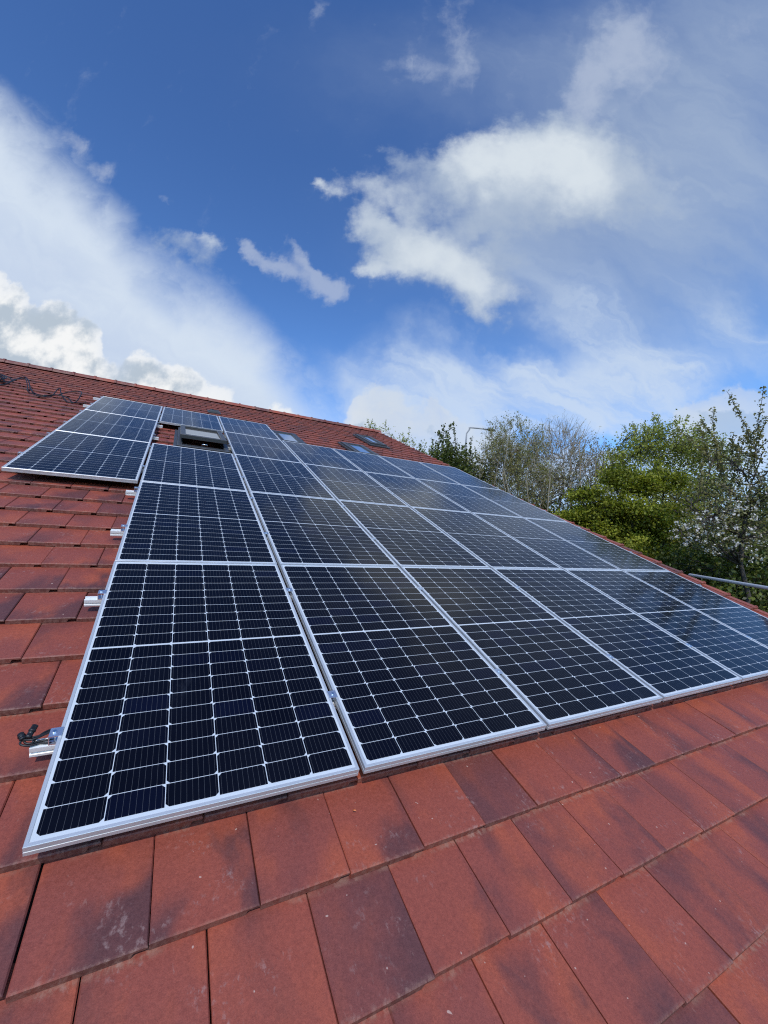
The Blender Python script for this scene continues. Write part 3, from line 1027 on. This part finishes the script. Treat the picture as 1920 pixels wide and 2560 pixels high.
RE = panel_s(6) + PW + 0.07
rail('aluminium rail with black cable plugs lying on its bare end', -0.082, RE, 0.400, [1, 2, 3, 4, 5, 6])
rail('upper aluminium rail of the lowest panel row, short stub past the edge', -0.090, RE, 1.372, [1, 2, 3, 4, 5, 6])
rail('lower aluminium rail of the second panel row, stub past the edge', -0.094, RE, 2.335, [1, 2, 3, 4, 5, 6])
rail('upper aluminium rail of the second row, stub under the left block', -0.096, RE, 3.278, [1, 2, 3, 4, 5, 6])
rail('lower aluminium rail of the middle panel row, ending at the left block', -1.094, RE, 4.060, [0, 1, 2, 3, 4, 5, 6])
rail('upper aluminium rail of the middle panel row, ending at the left block', -1.094, RE, 5.050, [0, 1, 2, 3, 4, 5, 6])
rail('short lower rail of the left block ending at the tiles by the open window', -1.094, 0.050, 5.860, [0])
rail('short upper rail of the left block ending at the tiles by the open window', -1.094, 0.060, 6.845, [0])
rail('lower aluminium rail starting right of the open roof window', 0.985, RE, 5.870, [2, 3, 4, 5, 6])
rail('upper aluminium rail starting right of the open roof window', 0.990, RE, 6.845, [2, 3, 4, 5, 6])
rail('lower aluminium rail of the highest panel row, white stub at the left', -1.185, panel_s(2) + PW + .06, 7.680, [0, 1, 2])
rail('topmost aluminium rail, its stub pointing at the loose cables', -1.200, panel_s(2) + PW + .06, 8.680, [0, 1, 2])

# ------------------------------------------------------------------ cable plugs on the first rail
plug = roof_thing('cable_plugs', 'pair of black cable plugs with short leads on the bare rail end', 'cable plugs', -0.06, 0.40, -0.036)
ld = MB()


def SH(p):
    return (p[0] * 0.62 + 0.022, p[1] * 0.62 - 0.004, p[2])


for pts in ([(0.09, 0.012, -.012), (0.03, 0.012, .003), (-0.03, 0.010, .006), (-0.075, 0.0, .008), (-0.100, 0.012, .010), (-0.094, 0.030, .014), (-0.07, 0.026, .018), (-0.02, 0.040, .016), (0.012, 0.072, .010), (0.020, 0.088, .004), (0.026, 0.075, -.004)],
            [(0.09, -0.008, -.012), (0.02, -0.010, .003), (-0.03, -0.006, .006), (-0.07, -0.016, .008), (-0.105, -0.010, .012), (-0.118, 0.006, .014), (-0.105, 0.016, .018), (-0.06, 0.008, .020), (0.005, 0.046, .018), (0.036, 0.078, .008), (0.05, 0.07, -.006)],
            [(-0.06, 0.0, .012), (-0.035, 0.048, .012), (0.0, 0.082, .008), (0.03, 0.09, .002)]):
    ld.tube(spline([SH(p) for p in pts], 6), 0.0036, 7)
ld.build('lead', M_BLACK, plug, True)


def plug_mesh(a, b_):
    mb = MB()
    a, b_ = Vector(SH(a)), Vector(SH(b_))
    prof = [(0, .004), (.03, .0072), (.2, .0078), (.22, .0068), (.5, .0068), (.52, .0085), (.62, .0085), (.64, .0074), (.97, .0072), (1.0, .005)]
    mb.tube([a.lerp(b_, f) for f, _ in prof], [r_ * 1.4 for _, r_ in prof], 10)
    return mb


plug_mesh((-0.088, 0.018, .022), (-0.066, 0.082, .040)).build('plug', M_BLACK, plug, True)
plug_mesh((-0.105, 0.012, .022), (-0.128, 0.052, .026)).build('plug', M_BLACK, plug, True)

# ------------------------------------------------------------------ loose cable run on the upper tiles
ZC = SURF + 0.012


def cable_pts(L, lift=None):
    return [W(s, t, ZC + h) for s, t, h in L]


cb = thing('cable', 'loose black cables looped across the upper tiles towards the top rail', 'cable', W(-2.4, 8.9, ZC))
lo = MB()
CO = W(-2.4, 8.9, ZC)


def run(L, r=0.010):
    lo.tube([p - CO for p in spline(cable_pts(L), 8)], r, 6)


run([(-3.35, 9.15, 0), (-2.95, 8.85, .01), (-2.66, 8.62, .02), (-2.50, 8.55, .03), (-2.44, 8.85, .08), (-2.45, 9.25, .10), (-2.38, 9.30, .13), (-2.28, 9.1, .10), (-2.18, 8.78, .05), (-2.08, 8.50, .01), (-1.93, 8.30, .0), (-1.80, 8.30, .02), (-1.68, 8.36, .04), (-1.52, 8.30, .03), (-1.42, 8.10, .0), (-1.32, 8.14, 0), (-1.15, 8.32, 0), (-0.98, 8.42, .0)])
run([(-3.3, 9.0, 0), (-2.9, 8.72, .01), (-2.58, 8.50, .02), (-2.48, 8.62, .03), (-2.46, 8.95, .09), (-2.42, 9.28, .09), (-2.33, 9.15, .11), (-2.22, 8.80, .04), (-2.13, 8.46, .01), (-1.98, 8.24, .0), (-1.84, 8.18, .0), (-1.76, 8.30, .01), (-1.74, 8.62, .10), (-1.72, 8.72, .12), (-1.68, 8.55, .08), (-1.58, 8.28, .02), (-1.46, 8.02, .0), (-1.36, 8.06, .02), (-1.33, 8.3, .12), (-1.37, 8.55, .14), (-1.48, 8.62, .12), (-1.60, 8.56, .08), (-1.7, 8.45, .03), (-1.86, 8.24, 0)], 0.009)
lo.build('cable_run', M_BLACK, cb, True)
cc = MB()
for k in range(7):
    ph, rr = random.random() * 6, 0.20 + random.random() * 0.10
    c0 = (-2.92 + random.gauss(0, .05), 9.12 + random.gauss(0, .06))
    cc.tube([W(c0[0] + math.cos(a + ph) * rr * 1.15, c0[1] + math.sin(a + ph) * rr * 1.5, ZC + .01 + k * .012 + .02 * math.sin(2 * a + k)) - CO
             for a in np.linspace(0, 2 * math.pi * 0.97, 26)], 0.010, 6)
cc.build('cable_coil', M_BLACK, cb, True)

# ------------------------------------------------------------------ a fallen leaf on the tiles
M_LEAF, _q, _b = material('orange_leaf', (0.62, 0.17, 0.05), 0.6)
_q.put(_b.inputs['Base Color'], _q.mix(_q.noise(_q.n('ShaderNodeTexCoord').outputs['Object'], 120, 3), (0.55, 0.13, 0.04), (0.68, 0.22, 0.07)))
leaf = MB()
lv = [(0, 0, 0.001), (.006, .003, .003), (.012, .0035, .004), (.020, 0, .002), (.012, -.0035, .004), (.006, -.003, .003), (.010, 0, .0062)]
leaf.add(lv, [(0, 5, 6), (5, 4, 6), (4, 3, 6), (3, 2, 6), (2, 1, 6), (1, 0, 6), (0, 1, 2, 3, 4, 5)])
lf = leaf.build('fallen_leaf', M_LEAF)
lf.location = W(1.008, -0.07, SURF - .012)
lf.rotation_euler = (SLOPE, 0, R(-60))
tag(lf, 'small orange leaf lying flat on a tile below the panels', 'leaf')

# ------------------------------------------------------------------ scaffold pole past the gable
sp = MB()
A, B = W(8.55, 2.45, -.43), W(7.36, 1.14, .10)
C_ = A + (B - A) * 1.55
mid_ = A + (B - A) * 1.16
dirp = (B - A).normalized()
root = thing('scaffold_pole', 'grey scaffold tube sticking out past the roof verge below the trees', 'scaffold pole', (mid_.x + .06, mid_.y, 0))
RO = Vector((mid_.x + .06, mid_.y, 0))
N = 18
outer = []
for d_, rr in ((A, .02415), (C_, .02415)):
    outer.append(d_ - RO)
sp.tube(outer, .02415, 18, cap=False)
sp.tube([A - RO + dirp * 0.0, A - RO + dirp * .25], .0205, 18, cap=False)
x_ = dirp.cross(Vector((0, 0, 1))).normalized()
y_ = dirp.cross(x_)
rim = [A - RO + (x_ * math.cos(2 * math.pi * k / N) + y_ * math.sin(2 * math.pi * k / N)) * r_ for r_ in (.02415, .0205) for k in range(N)]
sp.add(rim, [(k, (k + 1) % N, N + (k + 1) % N, N + k) for k in range(N)])
sp.build('tube', M_STEEL, root, True)
up = MB()
up.tube([(0, 0.0, 0), (0, 0, mid_.z + 0.05)], .02415, 14)
up.build('upright', M_STEEL, root, True)
cl = MB()
cl.box((-.095, -.035, mid_.z - .04), (-.026, .035, mid_.z + .04))
bevel(cl.build('coupler', M_STEEL, root), .008)

# ------------------------------------------------------------------ street lamp beyond the roof
M_LAMP = aluminium('weathered_lamp_steel', (0.32, 0.32, 0.33), 0.6, 0.3)
LB = Vector((12.69, 13.33, 12.93))
lt = Vector((12.74, 13.31, 13.46))
la = Vector((12.92, 13.21, 13.76))
lb2 = Vector((13.61, 12.85, 13.68))
le = Vector((13.99, 12.65, 13.6))
lamp = thing('street_lamp', 'grey street lamp with a bent arm rising behind the dark green tree', 'street lamp', (LB.x, LB.y, 0.05))
LO = Vector((LB.x, LB.y, 0.05))
pm = MB()
pm.tube([(0, 0, 0), (0, 0, 1.6), (0, 0, 1.62), tuple(LB - LO)] + [p - LO for p in spline([lt, la.lerp(lt, .25), la, lb2], 5)], [.09, .09, .06, .045] + [.032] * 16, 10)
pm.build('pole', M_LAMP, lamp, True)
hm = MB()
dv = (le - lb2)
hm.tube([lb2 - LO, lb2 - LO + dv * .2, lb2 - LO + dv * .8, le - LO], [.03, .06, .06, .03], 10)
hm.build('lamp_head', M_WINDOW, lamp, True)

# ------------------------------------------------------------------ trees


def foliage_material(name, dark, light, trans=0.3, rough=0.55):
    m, q, b = material(name, rough=rough, spec=0.3)
    tone = q.n('ShaderNodeAttribute', attribute_name='tone').outputs['Fac']
    c = q.mix(tone, dark, light)
    q.put(b.inputs['Base Color'], c)
    tr = q.n('ShaderNodeBsdfTranslucent')
    q.put(tr.inputs['Color'], q.mix(1.0, c, (1.15, 1.2, 0.55), 'MULTIPLY'))
    mx_ = q.n('ShaderNodeMixShader')
    mx_.inputs[0].default_value = trans
    q.nt.links.new(b.outputs[0], mx_.inputs[1])
    q.nt.links.new(tr.outputs[0], mx_.inputs[2])
    q.nt.links.new(mx_.outputs[0], q.nt.nodes['Material Output'].inputs['Surface'])
    return m


def bark_material(name, a, b2):
    m, q, b = material(name, rough=0.85, spec=0.2)
    pos = q.n('ShaderNodeTexCoord').outputs['Object']
    nz = q.noise(q.v('MULTIPLY', pos, (9, 9, 2.5)), 1.0, 5, 0.65)
    q.put(b.inputs['Base Color'], q.mix(nz, a, b2))
    bump(q, b, nz, 0.6, 0.02)
    return m


BARK = bark_material('grey_brown_bark', (0.17, 0.14, 0.095), (0.34, 0.29, 0.20))
BARK_DARK = bark_material('dark_bark', (0.035, 0.028, 0.024), (0.10, 0.082, 0.068))
BARK_PALE = bark_material('pale_twig_bark', (0.24, 0.185, 0.12), (0.40, 0.325, 0.23))
LEAF_LIME = foliage_material('lime_leaves', (0.050, 0.068, 0.008), (0.40, 0.41, 0.050), 0.42)
LEAF_SPRING = foliage_material('spring_leaves', (0.095, 0.115, 0.022), (0.44, 0.45, 0.11), 0.42)
LEAF_DARK = foliage_material('dark_leaves', (0.030, 0.045, 0.009), (0.20, 0.23, 0.05), 0.32, 0.45)
LEAF_BUD = foliage_material('bud_leaves', (0.17, 0.16, 0.045), (0.38, 0.35, 0.12), 0.35)
LEAF_CHERRY = foliage_material('cherry_young_leaves', (0.11, 0.11, 0.04), (0.32, 0.28, 0.12), 0.35)
BLOSSOM = foliage_material('cherry_blossom', (0.66, 0.56, 0.56), (0.92, 0.88, 0.88), 0.35)


def numpy_mesh(name, v, f, mat, tone=None):
    me = bpy.data.meshes.new(name)
    v = np.asarray(v, dtype=np.float32)
    f = np.asarray(f, dtype=np.int32)
    me.vertices.add(len(v))
    me.vertices.foreach_set('co', v.ravel())
    me.loops.add(f.size)
    me.loops.foreach_set('vertex_index', f.ravel())
    me.polygons.add(len(f))
    me.polygons.foreach_set('loop_start', np.arange(0, f.size, 4, dtype=np.int32))
    me.polygons.foreach_set('loop_total', np.full(len(f), 4, dtype=np.int32))
    if tone is not None:
        at = me.attributes.new('tone', 'FLOAT', 'FACE')
        at.data.foreach_set('value', np.clip(tone, 0, 1).astype(np.float32))
    me.materials.append(mat)
    me.update(calc_edges=True)
    me.validate()
    return me


def unit(a):
    return a / (np.linalg.norm(a, axis=-1, keepdims=True) + 1e-9)


def segs_mesh(name, segs, mat, sides=5):
    S = np.array(segs, dtype=np.float64)
    p0, p1, r0, r1 = S[:, 0:3], S[:, 3:6], S[:, 6], S[:, 7]
    d = unit(p1 - p0)
    ref = np.where(np.abs(d[:, 2:3]) < 0.9, np.array([[0, 0, 1.0]]), np.array([[1.0, 0, 0]]))
    x = unit(np.cross(d, ref))
    y = np.cross(d, x)
    an = np.arange(sides) * 2 * np.pi / sides
    ring = x[:, None, :] * np.cos(an)[None, :, None] + y[:, None, :] * np.sin(an)[None, :, None]
    a = p0[:, None, :] + ring * r0[:, None, None]
    b = p1[:, None, :] + ring * r1[:, None, None]
    v = np.concatenate([a, b], 1).reshape(-1, 3)
    base = (np.arange(len(S)) * 2 * sides)[:, None]
    k = np.arange(sides)
    kn = (k + 1) % sides
    f = np.stack([base + k, base + kn, base + sides + kn, base + sides + k], -1).reshape(-1, 4)
    me = numpy_mesh(name, v, f, mat)
    me.shade_smooth()
    return me


def leaf_mesh(name, c, size, tone, mat, droop=0.0, long=1.5):
    n = len(c)
    nrm = unit(rng.normal(size=(n, 3)) + np.array([0, 0, 0.55]))
    tan = unit(np.cross(nrm, rng.normal(size=(n, 3))))
    bit = np.cross(nrm, tan)
    s = (size * rng.uniform(0.6, 1.35, n))[:, None]
    v = np.stack([c - tan * s * long * .5, c + bit * s * .5 + nrm * s * .12, c + tan * s * long * .5, c - bit * s * .5 + nrm * s * .12], 1).reshape(-1, 3)
    f = np.arange(4 * n).reshape(-1, 4)
    return numpy_mesh(name, v, f, mat, tone)


def path(a, b, r0, r1, n, sag=0.0, wob=0.05, up=0.0):
    """a wandering limb from a to b as segments, and its nodes"""
    a, b = np.array(a, float), np.array(b, float)
    L = np.linalg.norm(b - a)
    t = np.linspace(0, 1, n + 1)
    pts = a + (b - a) * t[:, None]
    pts[:, 2] += up * L * np.sin(np.pi * t) * 0.5
    w = rng.normal(size=(n + 1, 3)) * wob * L
    w = np.cumsum(w, 0) / math.sqrt(n)
    w -= w[0] * (1 - t)[:, None] + w[-1] * t[:, None]
    pts += w
    r = r0 + (r1 - r0) * t ** 0.8
    segs = [(*pts[i], *pts[i + 1], r[i], r[i + 1]) for i in range(n)]
    return segs, pts, r


def in_blobs(blobs, n, shell=0.35):
    """points spread through a union of ellipsoids, denser towards the outside"""
    vol = np.array([b[1][0] * b[1][1] * b[1][2] for b in blobs])
    cnt = rng.multinomial(n, vol / vol.sum())
    out = []
    for (c, r), k in zip(blobs, cnt):
        d = unit(rng.normal(size=(k, 3)))
        rad = rng.uniform(0, 1, k) ** shell
        out.append(np.array(c) + d * rad[:, None] * np.array(r))
    return np.concatenate(out)


def tree(name, label, cat, base, blobs, trunk_r=0.16, stems=1, limbs=16, clusters=500, leaves=35, cl_r=0.22, leaf=0.06, bark=BARK, leafm=LEAF_SPRING,
         twigs=0, twig_len=0.5, twig_up=0.6, shoots=0, shoot_len=1.0, shoot_leaf=14, flat=0.7, shell=0.35, tone0=0.5, blossom=None, group=None, long=1.5, spread=0.3, shoot_dir=None, twig_r=0.0055):
    """blobs are relative to base; one tree with a trunk part and a crown part"""
    o = thing(name, label, cat, base, (0, 0, 0), group)
    blobs = [(np.array(c, float), np.array(r, float)) for c, r in blobs]
    segs = []
    nodes, rads = [], []
    cen = sum(b[0] * np.prod(b[1]) for b in blobs) / sum(np.prod(b[1]) for b in blobs)
    lowz = min(b[0][2] - b[1][2] for b in blobs)
    topz = max(b[0][2] + b[1][2] for b in blobs)
    for k in range(stems):
        st0 = np.array([rng.normal() * .12 * (stems > 1), rng.normal() * .12 * (stems > 1), 0.0])
        tipp = cen + np.array([rng.normal() * spread, rng.normal() * spread, 0]) * (1 if stems == 1 else 3.2)
        tipp[2] = lowz + (topz - lowz) * rng.uniform(0.62, 0.86)
        sg, p, r = path(st0, tipp, trunk_r * rng.uniform(.8, 1.0), trunk_r * .22, 14, wob=.055)
        segs += sg
        nodes.append(p[3:])
        rads.append(r[3:])
    ends = in_blobs(blobs, limbs, 0.5)
    for e in ends:
        N_ = np.concatenate(nodes[:stems])
        Rr = np.concatenate(rads[:stems])
        dv_ = N_ - e
        cost = np.linalg.norm(dv_, axis=1) + np.maximum(0, N_[:, 2] - e[2] + 0.35 * np.linalg.norm((N_ - e)[:, :2], axis=1)) * 1.6
        i = int(np.argmin(cost))
        sg, p, r = path(N_[i], e, min(Rr[i] * .62, trunk_r * .45), 0.012, 8, wob=.06, up=.12)
        segs += sg
        nodes.append(p[2:])
        rads.append(r[2:])
    P = in_blobs(blobs, clusters, shell)
    N_ = np.concatenate(nodes)
    Rr = np.concatenate(rads)
    for k in range(len(P)):
        dv_ = N_ - P[k]
        cost = np.linalg.norm(dv_, axis=1) + np.maximum(0, N_[:, 2] - P[k][2]) * .8
        i = int(np.argmin(cost))
        sg, p, r = path(N_[i], P[k], min(Rr[i] * .7, .016), 0.005, 4, wob=.08, up=.1)
        segs += sg
    tw = []
    LC, LT = [], []
    BC, BT = [], []
    ctone = rng.normal(tone0, .26, len(P))
    if twigs:
        for k in range(len(P)):
            outw = unit(P[k] - cen)
            for j in range(twigs):
                d = unit(outw * .55 + np.array([0, 0, twig_up]) + rng.normal(size=3) * .42)
                e = P[k] + d * twig_len * rng.uniform(.5, 1.25)
                sg, p, r = path(P[k], e, twig_r, twig_r * .45, 4, wob=.05, up=.08)
                tw += sg
                if leaves:
                    m_ = max(1, int(leaves * rng.uniform(.5, 1.3)))
                    q_ = p[rng.integers(1, 5, m_)] + rng.normal(size=(m_, 3)) * .035
                    LC.append(q_)
                    LT.append(rng.normal(ctone[k], .2, m_))
    elif leaves:
        for k in range(len(P)):
            m_ = int(leaves * rng.uniform(.5, 1.4))
            q_ = P[k] + rng.normal(size=(m_, 3)) * np.array([cl_r, cl_r, cl_r * flat])
            LC.append(q_)
            LT.append(rng.normal(ctone[k], .16, m_))
    if shoots:
        top_pts = P[np.argsort(-(P[:, 2] + rng.normal(size=len(P)) * .5 * (topz - lowz) * .25))][:shoots * 2]
        sel = top_pts[rng.permutation(len(top_pts))[:shoots]]
        for s_ in sel:
            d = unit(np.array([0, 0, 1.0]) + rng.normal(size=3) * .38 + unit(s_ - cen) * .35)
            if shoot_dir is not None:
                d = unit(d + np.array(shoot_dir))
            L = shoot_len * rng.uniform(.5, 1.3)
            sg, p, r = path(s_, s_ + d * L, .009, .004, 8, wob=.035, up=.05)
            tw += sg
            m_ = int(shoot_leaf * L * 4)
            tt = rng.uniform(0.1, 1.0, m_) * 8
            i0 = np.minimum(tt.astype(int), 7)
            q_ = p[i0] + (p[i0 + 1] - p[i0]) * (tt - i0)[:, None] + rng.normal(size=(m_, 3)) * .035
            LC.append(q_)
            LT.append(rng.normal(tone0, .2, m_))
    if blossom:
        bl_blobs, nb, per_b, br = blossom
        Q = in_blobs([(np.array(c, float), np.array(r, float)) for c, r in bl_blobs], nb, .5)
        for k in range(len(Q)):
            dv_ = N_ - Q[k]
            i = int(np.argmin(np.linalg.norm(dv_, axis=1)))
            sg, p, r = path(N_[i], Q[k], min(Rr[i] * .6, .012), 0.004, 4, wob=.08, up=.05)
            segs += sg
            m_ = max(2, int(per_b * rng.uniform(.3, 1.6)))
            BC.append(Q[k] + rng.normal(size=(m_, 3)) * br)
            BT.append(rng.uniform(0.2, 1, m_))
            m2 = 6
            LC.append(Q[k] + rng.normal(size=(m2, 3)) * br * 2.2)
            LT.append(rng.normal(tone0 - .15, .2, m2))
    if not twigs:
        segs, tw = segs + tw, []
    link(bpy.data.objects.new('trunk', segs_mesh('trunk', segs, bark, 6)), o)
    if tw:
        link(bpy.data.objects.new('twigs', segs_mesh('twigs', tw, bark, 4)), o)
    if LC:
        LC = np.concatenate(LC)
        link(bpy.data.objects.new('crown', leaf_mesh('crown', LC, leaf, np.concatenate(LT), leafm, long=long)), o)
    if BC:
        link(bpy.data.objects.new('blossom', leaf_mesh('blossom', np.concatenate(BC), 0.05, np.concatenate(BT), BLOSSOM, long=1.0)), o)
    return o


def rel(base, *pts):
    return [(tuple(np.array(c) - np.array(base)), r) for c, r in pts]


TG = 'trees and bushes growing beyond the gable'
# dark green tree by the lamp
b = (9.78, 10.91, 0.0)
tree('evergreen_tree', 'dense dark green tree with upright shoots in front of the street lamp', 'tree', b,
     rel(b, ((9.81, 10.9, 10.83), (1.0, 1.0, .85)), ((10.35, 10.61, 10.19), (1.0, 1.0, .9)), ((9.32, 11.16, 10.43), (.75, .8, .7)), ((10.1, 10.74, 8.7), (1.2, 1.1, 1.4))),
     .15, 1, 22, 620, 40, .17, .060, BARK_DARK, LEAF_DARK, shoots=26, shoot_len=.95, shoot_leaf=16, tone0=.42, group=TG)
# big bare bushy tree
b = (11.27, 9.56, 0.0)
tree('bare_tree', 'large grey-brown many-stemmed tree with hardly any leaves yet', 'tree', b,
     rel(b, ((11.67, 9.35, 11.09), (1.15, 1.2, 1.15)), ((11.04, 9.69, 10.3), (1.0, 1.0, 1.1)), ((11.81, 9.28, 9.68), (1.2, 1.2, 1.2))),
     .05, 12, 50, 520, 9, .2, .036, BARK, LEAF_BUD, twigs=5, twig_len=.55, twig_up=1.0, twig_r=.0042, tone0=.45, group=TG, spread=.28)
# pale bare tree with fine spreading branches
b = (15.23, 10.87, 0.0)
tree('bare_tree', 'pale leafless tree with fine spreading twigs right of the brown tree', 'tree', b,
     rel(b, ((15.74, 10.6, 12.21), (1.35, 1.2, 1.2)), ((14.96, 11.01, 11.26), (.9, .9, 1.0)), ((16.4, 10.25, 11.26), (.9, .9, .9))),
     .07, 6, 36, 230, 1, .2, .035, BARK_PALE, LEAF_BUD, twigs=6, twig_len=.8, twig_up=.6, tone0=.6, group=TG, spread=.3, twig_r=.006)
# blossom thicket between
b = (13.78, 9.37, 0.0)
tree('blossom_tree', 'sparse tree with pale pinkish blossom under the leafless tree', 'tree', b,
     rel(b, ((13.98, 9.26, 9.74), (1.3, 1.2, .9)), ((13.1, 9.73, 9.09), (.8, .8, .8))),
     .10, 2, 26, 260, 5, .2, .04, BARK_DARK, LEAF_CHERRY, twigs=3, twig_len=.45, twig_up=.4, tone0=.5, group=TG,
     blossom=(rel(b, ((14.0, 9.25, 10.06), (1.2, 1.1, .8)), ((13.6, 9.47, 10.39), (.9, .9, .7))), 260, 6, .05))
# thin saplings
b = (15.93, 9.37, 0.0)
tree('sapling', 'thin bare sapling with a few upright stems beside the lime green tree', 'tree', b,
     rel(b, ((16.07, 9.29, 11.35), (.85, .8, 1.1)), ((16.71, 8.96, 10.82), (.9, .8, 1.0)), ((16.33, 9.16, 9.77), (1.1, .9, 1.0))),
     .06, 6, 22, 190, 7, .2, .045, BARK_PALE, LEAF_CHERRY, twigs=3, twig_len=.55, twig_up=1.2, tone0=.5, group=TG, spread=.25)
# lime green tree
b = (12.24, 5.88, 0.0)
tree('maple_tree', 'bright lime green leafy tree in the middle of the thicket', 'tree', b,
     rel(b, ((12.1, 5.74, 9.53), (.62, .6, .36)), ((13.12, 5.65, 9.31), (.6, .7, .34)), ((11.31, 6.15, 8.98), (.55, .6, .32)), ((14.02, 5.4, 9.55), (.6, .7, .4)), ((12.07, 5.75, 8.61), (.75, .7, .34)), ((11.24, 6.64, 8.37), (.5, .6, .28)), ((12.84, 5.34, 8.31), (.8, .8, .36)), ((11.91, 6.28, 7.87), (.7, .7, .32)), ((13.81, 5.06, 8.46), (.5, .6, .4)), ((12.23, 5.67, 7.36), (.8, .8, .34)), ((13.25, 5.35, 7.13), (.7, .7, .36)), ((12.66, 5.66, 6.43), (.9, .8, .34)), ((11.66, 6.19, 7.02), (.7, .7, .34)), ((11.83, 6.44, 8.38), (.7, .7, .36)), ((12.88, 6.0, 8.02), (.8, .7, .4)), ((13.63, 5.61, 7.77), (.8, .7, .4)), ((11.43, 6.76, 7.77), (.7, .7, .4))),
     .07, 4, 56, 820, 74, .17, .052, BARK_DARK, LEAF_LIME, flat=.4, tone0=.58, group=TG, shoots=24, shoot_len=.5, shoot_leaf=14, shell=.6)
# grey green tall tree behind it
b = (15.3, 6.54, 0.0)
tree('field_tree', 'tall olive green tree rising behind the lime green one', 'tree', b,
     rel(b, ((15.64, 6.35, 11.29), (1.2, 1.2, .72)), ((16.57, 5.86, 10.99), (1.2, 1.1, .8)), ((14.83, 6.78, 10.84), (.9, .8, .75)), ((17.49, 5.38, 10.69), (.9, .9, .6)), ((16.07, 6.13, 9.22), (1.4, 1.3, .9)), ((16.99, 5.64, 9.66), (.9, .9, .7))),
     .07, 4, 56, 820, 24, .17, .052, BARK_DARK, LEAF_SPRING, shoots=34, shoot_len=.6, shoot_leaf=12, tone0=.6, group=TG)
# cherry at the right
b = (12.08, 3.03, 0.0)
tree('cherry_tree', 'cherry tree with long upright shoots and hanging white blossom at the right edge', 'tree', b,
     rel(b, ((12.38, 2.87, 8.81), (1.0, 1.0, .75)), ((12.7, 2.7, 8.03), (1.0, 1.0, .8)), ((11.8, 3.18, 7.55), (.9, .9, .6)), ((11.55, 3.31, 8.32), (.6, .7, .4))),
     .14, 1, 46, 330, 10, .16, .045, BARK_DARK, LEAF_CHERRY, shoots=22, shoot_len=1.45, shoot_leaf=22, tone0=.5, group=TG,
     blossom=(rel(b, ((11.28, 3.0, 7.87), (.9, .8, .42)), ((11.77, 2.74, 7.23), (.9, .8, .42)), ((11.0, 3.15, 7.51), (.75, .7, .35)), ((12.24, 2.49, 8.43), (.6, .6, .5))), 170, 8, .032))
# dark undergrowth
b = (13.61, 3.81, 0.0)
tree('laurel_bush', 'dark green bush filling the shade below the cherry blossom', 'bush', b,
     rel(b, ((13.67, 3.77, 6.22), (1.9, 1.3, 1.1)), ((12.76, 4.26, 6.43), (1.2, 1.1, .95)), ((14.55, 3.31, 6.43), (1.3, 1.2, 1.2)), ((13.54, 3.84, 4.4), (2.4, 1.4, 1.6))),
     .08, 6, 30, 700, 42, .22, .07, BARK_DARK, LEAF_DARK, tone0=.45, group=TG)
b = (14.8, 5.66, 0.0)
tree('hedge_bush', 'mid green bush low between the lime tree and the scaffold pole', 'bush', b,
     rel(b, ((14.75, 5.69, 7.06), (1.5, 1.2, .9)), ((16.1, 4.98, 7.84), (1.6, 1.2, 1.0)), ((17.53, 4.23, 8.23), (1.5, 1.2, 1.1)), ((14.66, 5.74, 5.07), (2.0, 1.3, 1.4))),
     .08, 6, 30, 700, 40, .22, .07, BARK_DARK, LEAF_DARK, tone0=.62, group=TG)
b = (14.42, 8.47, 0.0)
tree('hedge_bush', 'brownish green bush at the foot of the bare trees', 'bush', b,
     rel(b, ((13.75, 8.82, 8.39), (1.6, 1.2, .9)), ((15.11, 8.1, 8.54), (1.5, 1.2, .9)), ((16.45, 7.4, 8.39), (1.5, 1.2, .9)), ((12.54, 9.46, 8.54), (1.5, 1.2, .9)), ((11.47, 10.02, 8.85), (1.3, 1.1, .8)), ((15.03, 8.15, 7.47), (1.5, 1.2, .9))),
     .07, 6, 36, 760, 30, .22, .06, BARK, LEAF_DARK, tone0=.5, group=TG)
# light trees behind the verge
b = (10.29, 14.6, 0.0)
tree('young_tree', 'thin light green tree showing above the sloping verge', 'tree', b,
     rel(b, ((10.52, 14.48, 12.12), (.9, .9, .8)), ((9.93, 14.79, 12.53), (.6, .7, .6)), ((10.83, 14.31, 10.16), (1.1, 1.0, 1.4))),
     .10, 3, 16, 230, 14, .17, .055, BARK, LEAF_SPRING, shoots=16, shoot_len=.6, shoot_leaf=10, tone0=.55, group=TG)
b = (9.91, 17.06, 0.0)
tree('young_tree', 'small green treetop poking over the end of the ridge', 'tree', b,
     rel(b, ((9.81, 17.12, 13.83), (.9, .9, .75)), ((9.42, 17.32, 14.17), (.5, .5, .5)), ((10.09, 16.97, 10.55), (1.1, 1.1, 1.8))),
     .10, 2, 12, 170, 16, .17, .055, BARK, LEAF_SPRING, shoots=10, shoot_len=.45, shoot_leaf=10, tone0=.55, group=TG)
b = (8.21, 19.09, 0.0)
tree('bare_tree', 'bare twigs of a tree just reaching above the ridge line', 'tree', b,
     rel(b, ((8.07, 19.16, 13.95), (.85, .8, .85)), ((8.42, 18.98, 10.75), (.9, .9, 1.6))),
     .10, 3, 12, 60, 4, .2, .045, BARK, LEAF_SPRING, twigs=3, twig_len=.6, twig_up=.9, tone0=.4, group=TG)
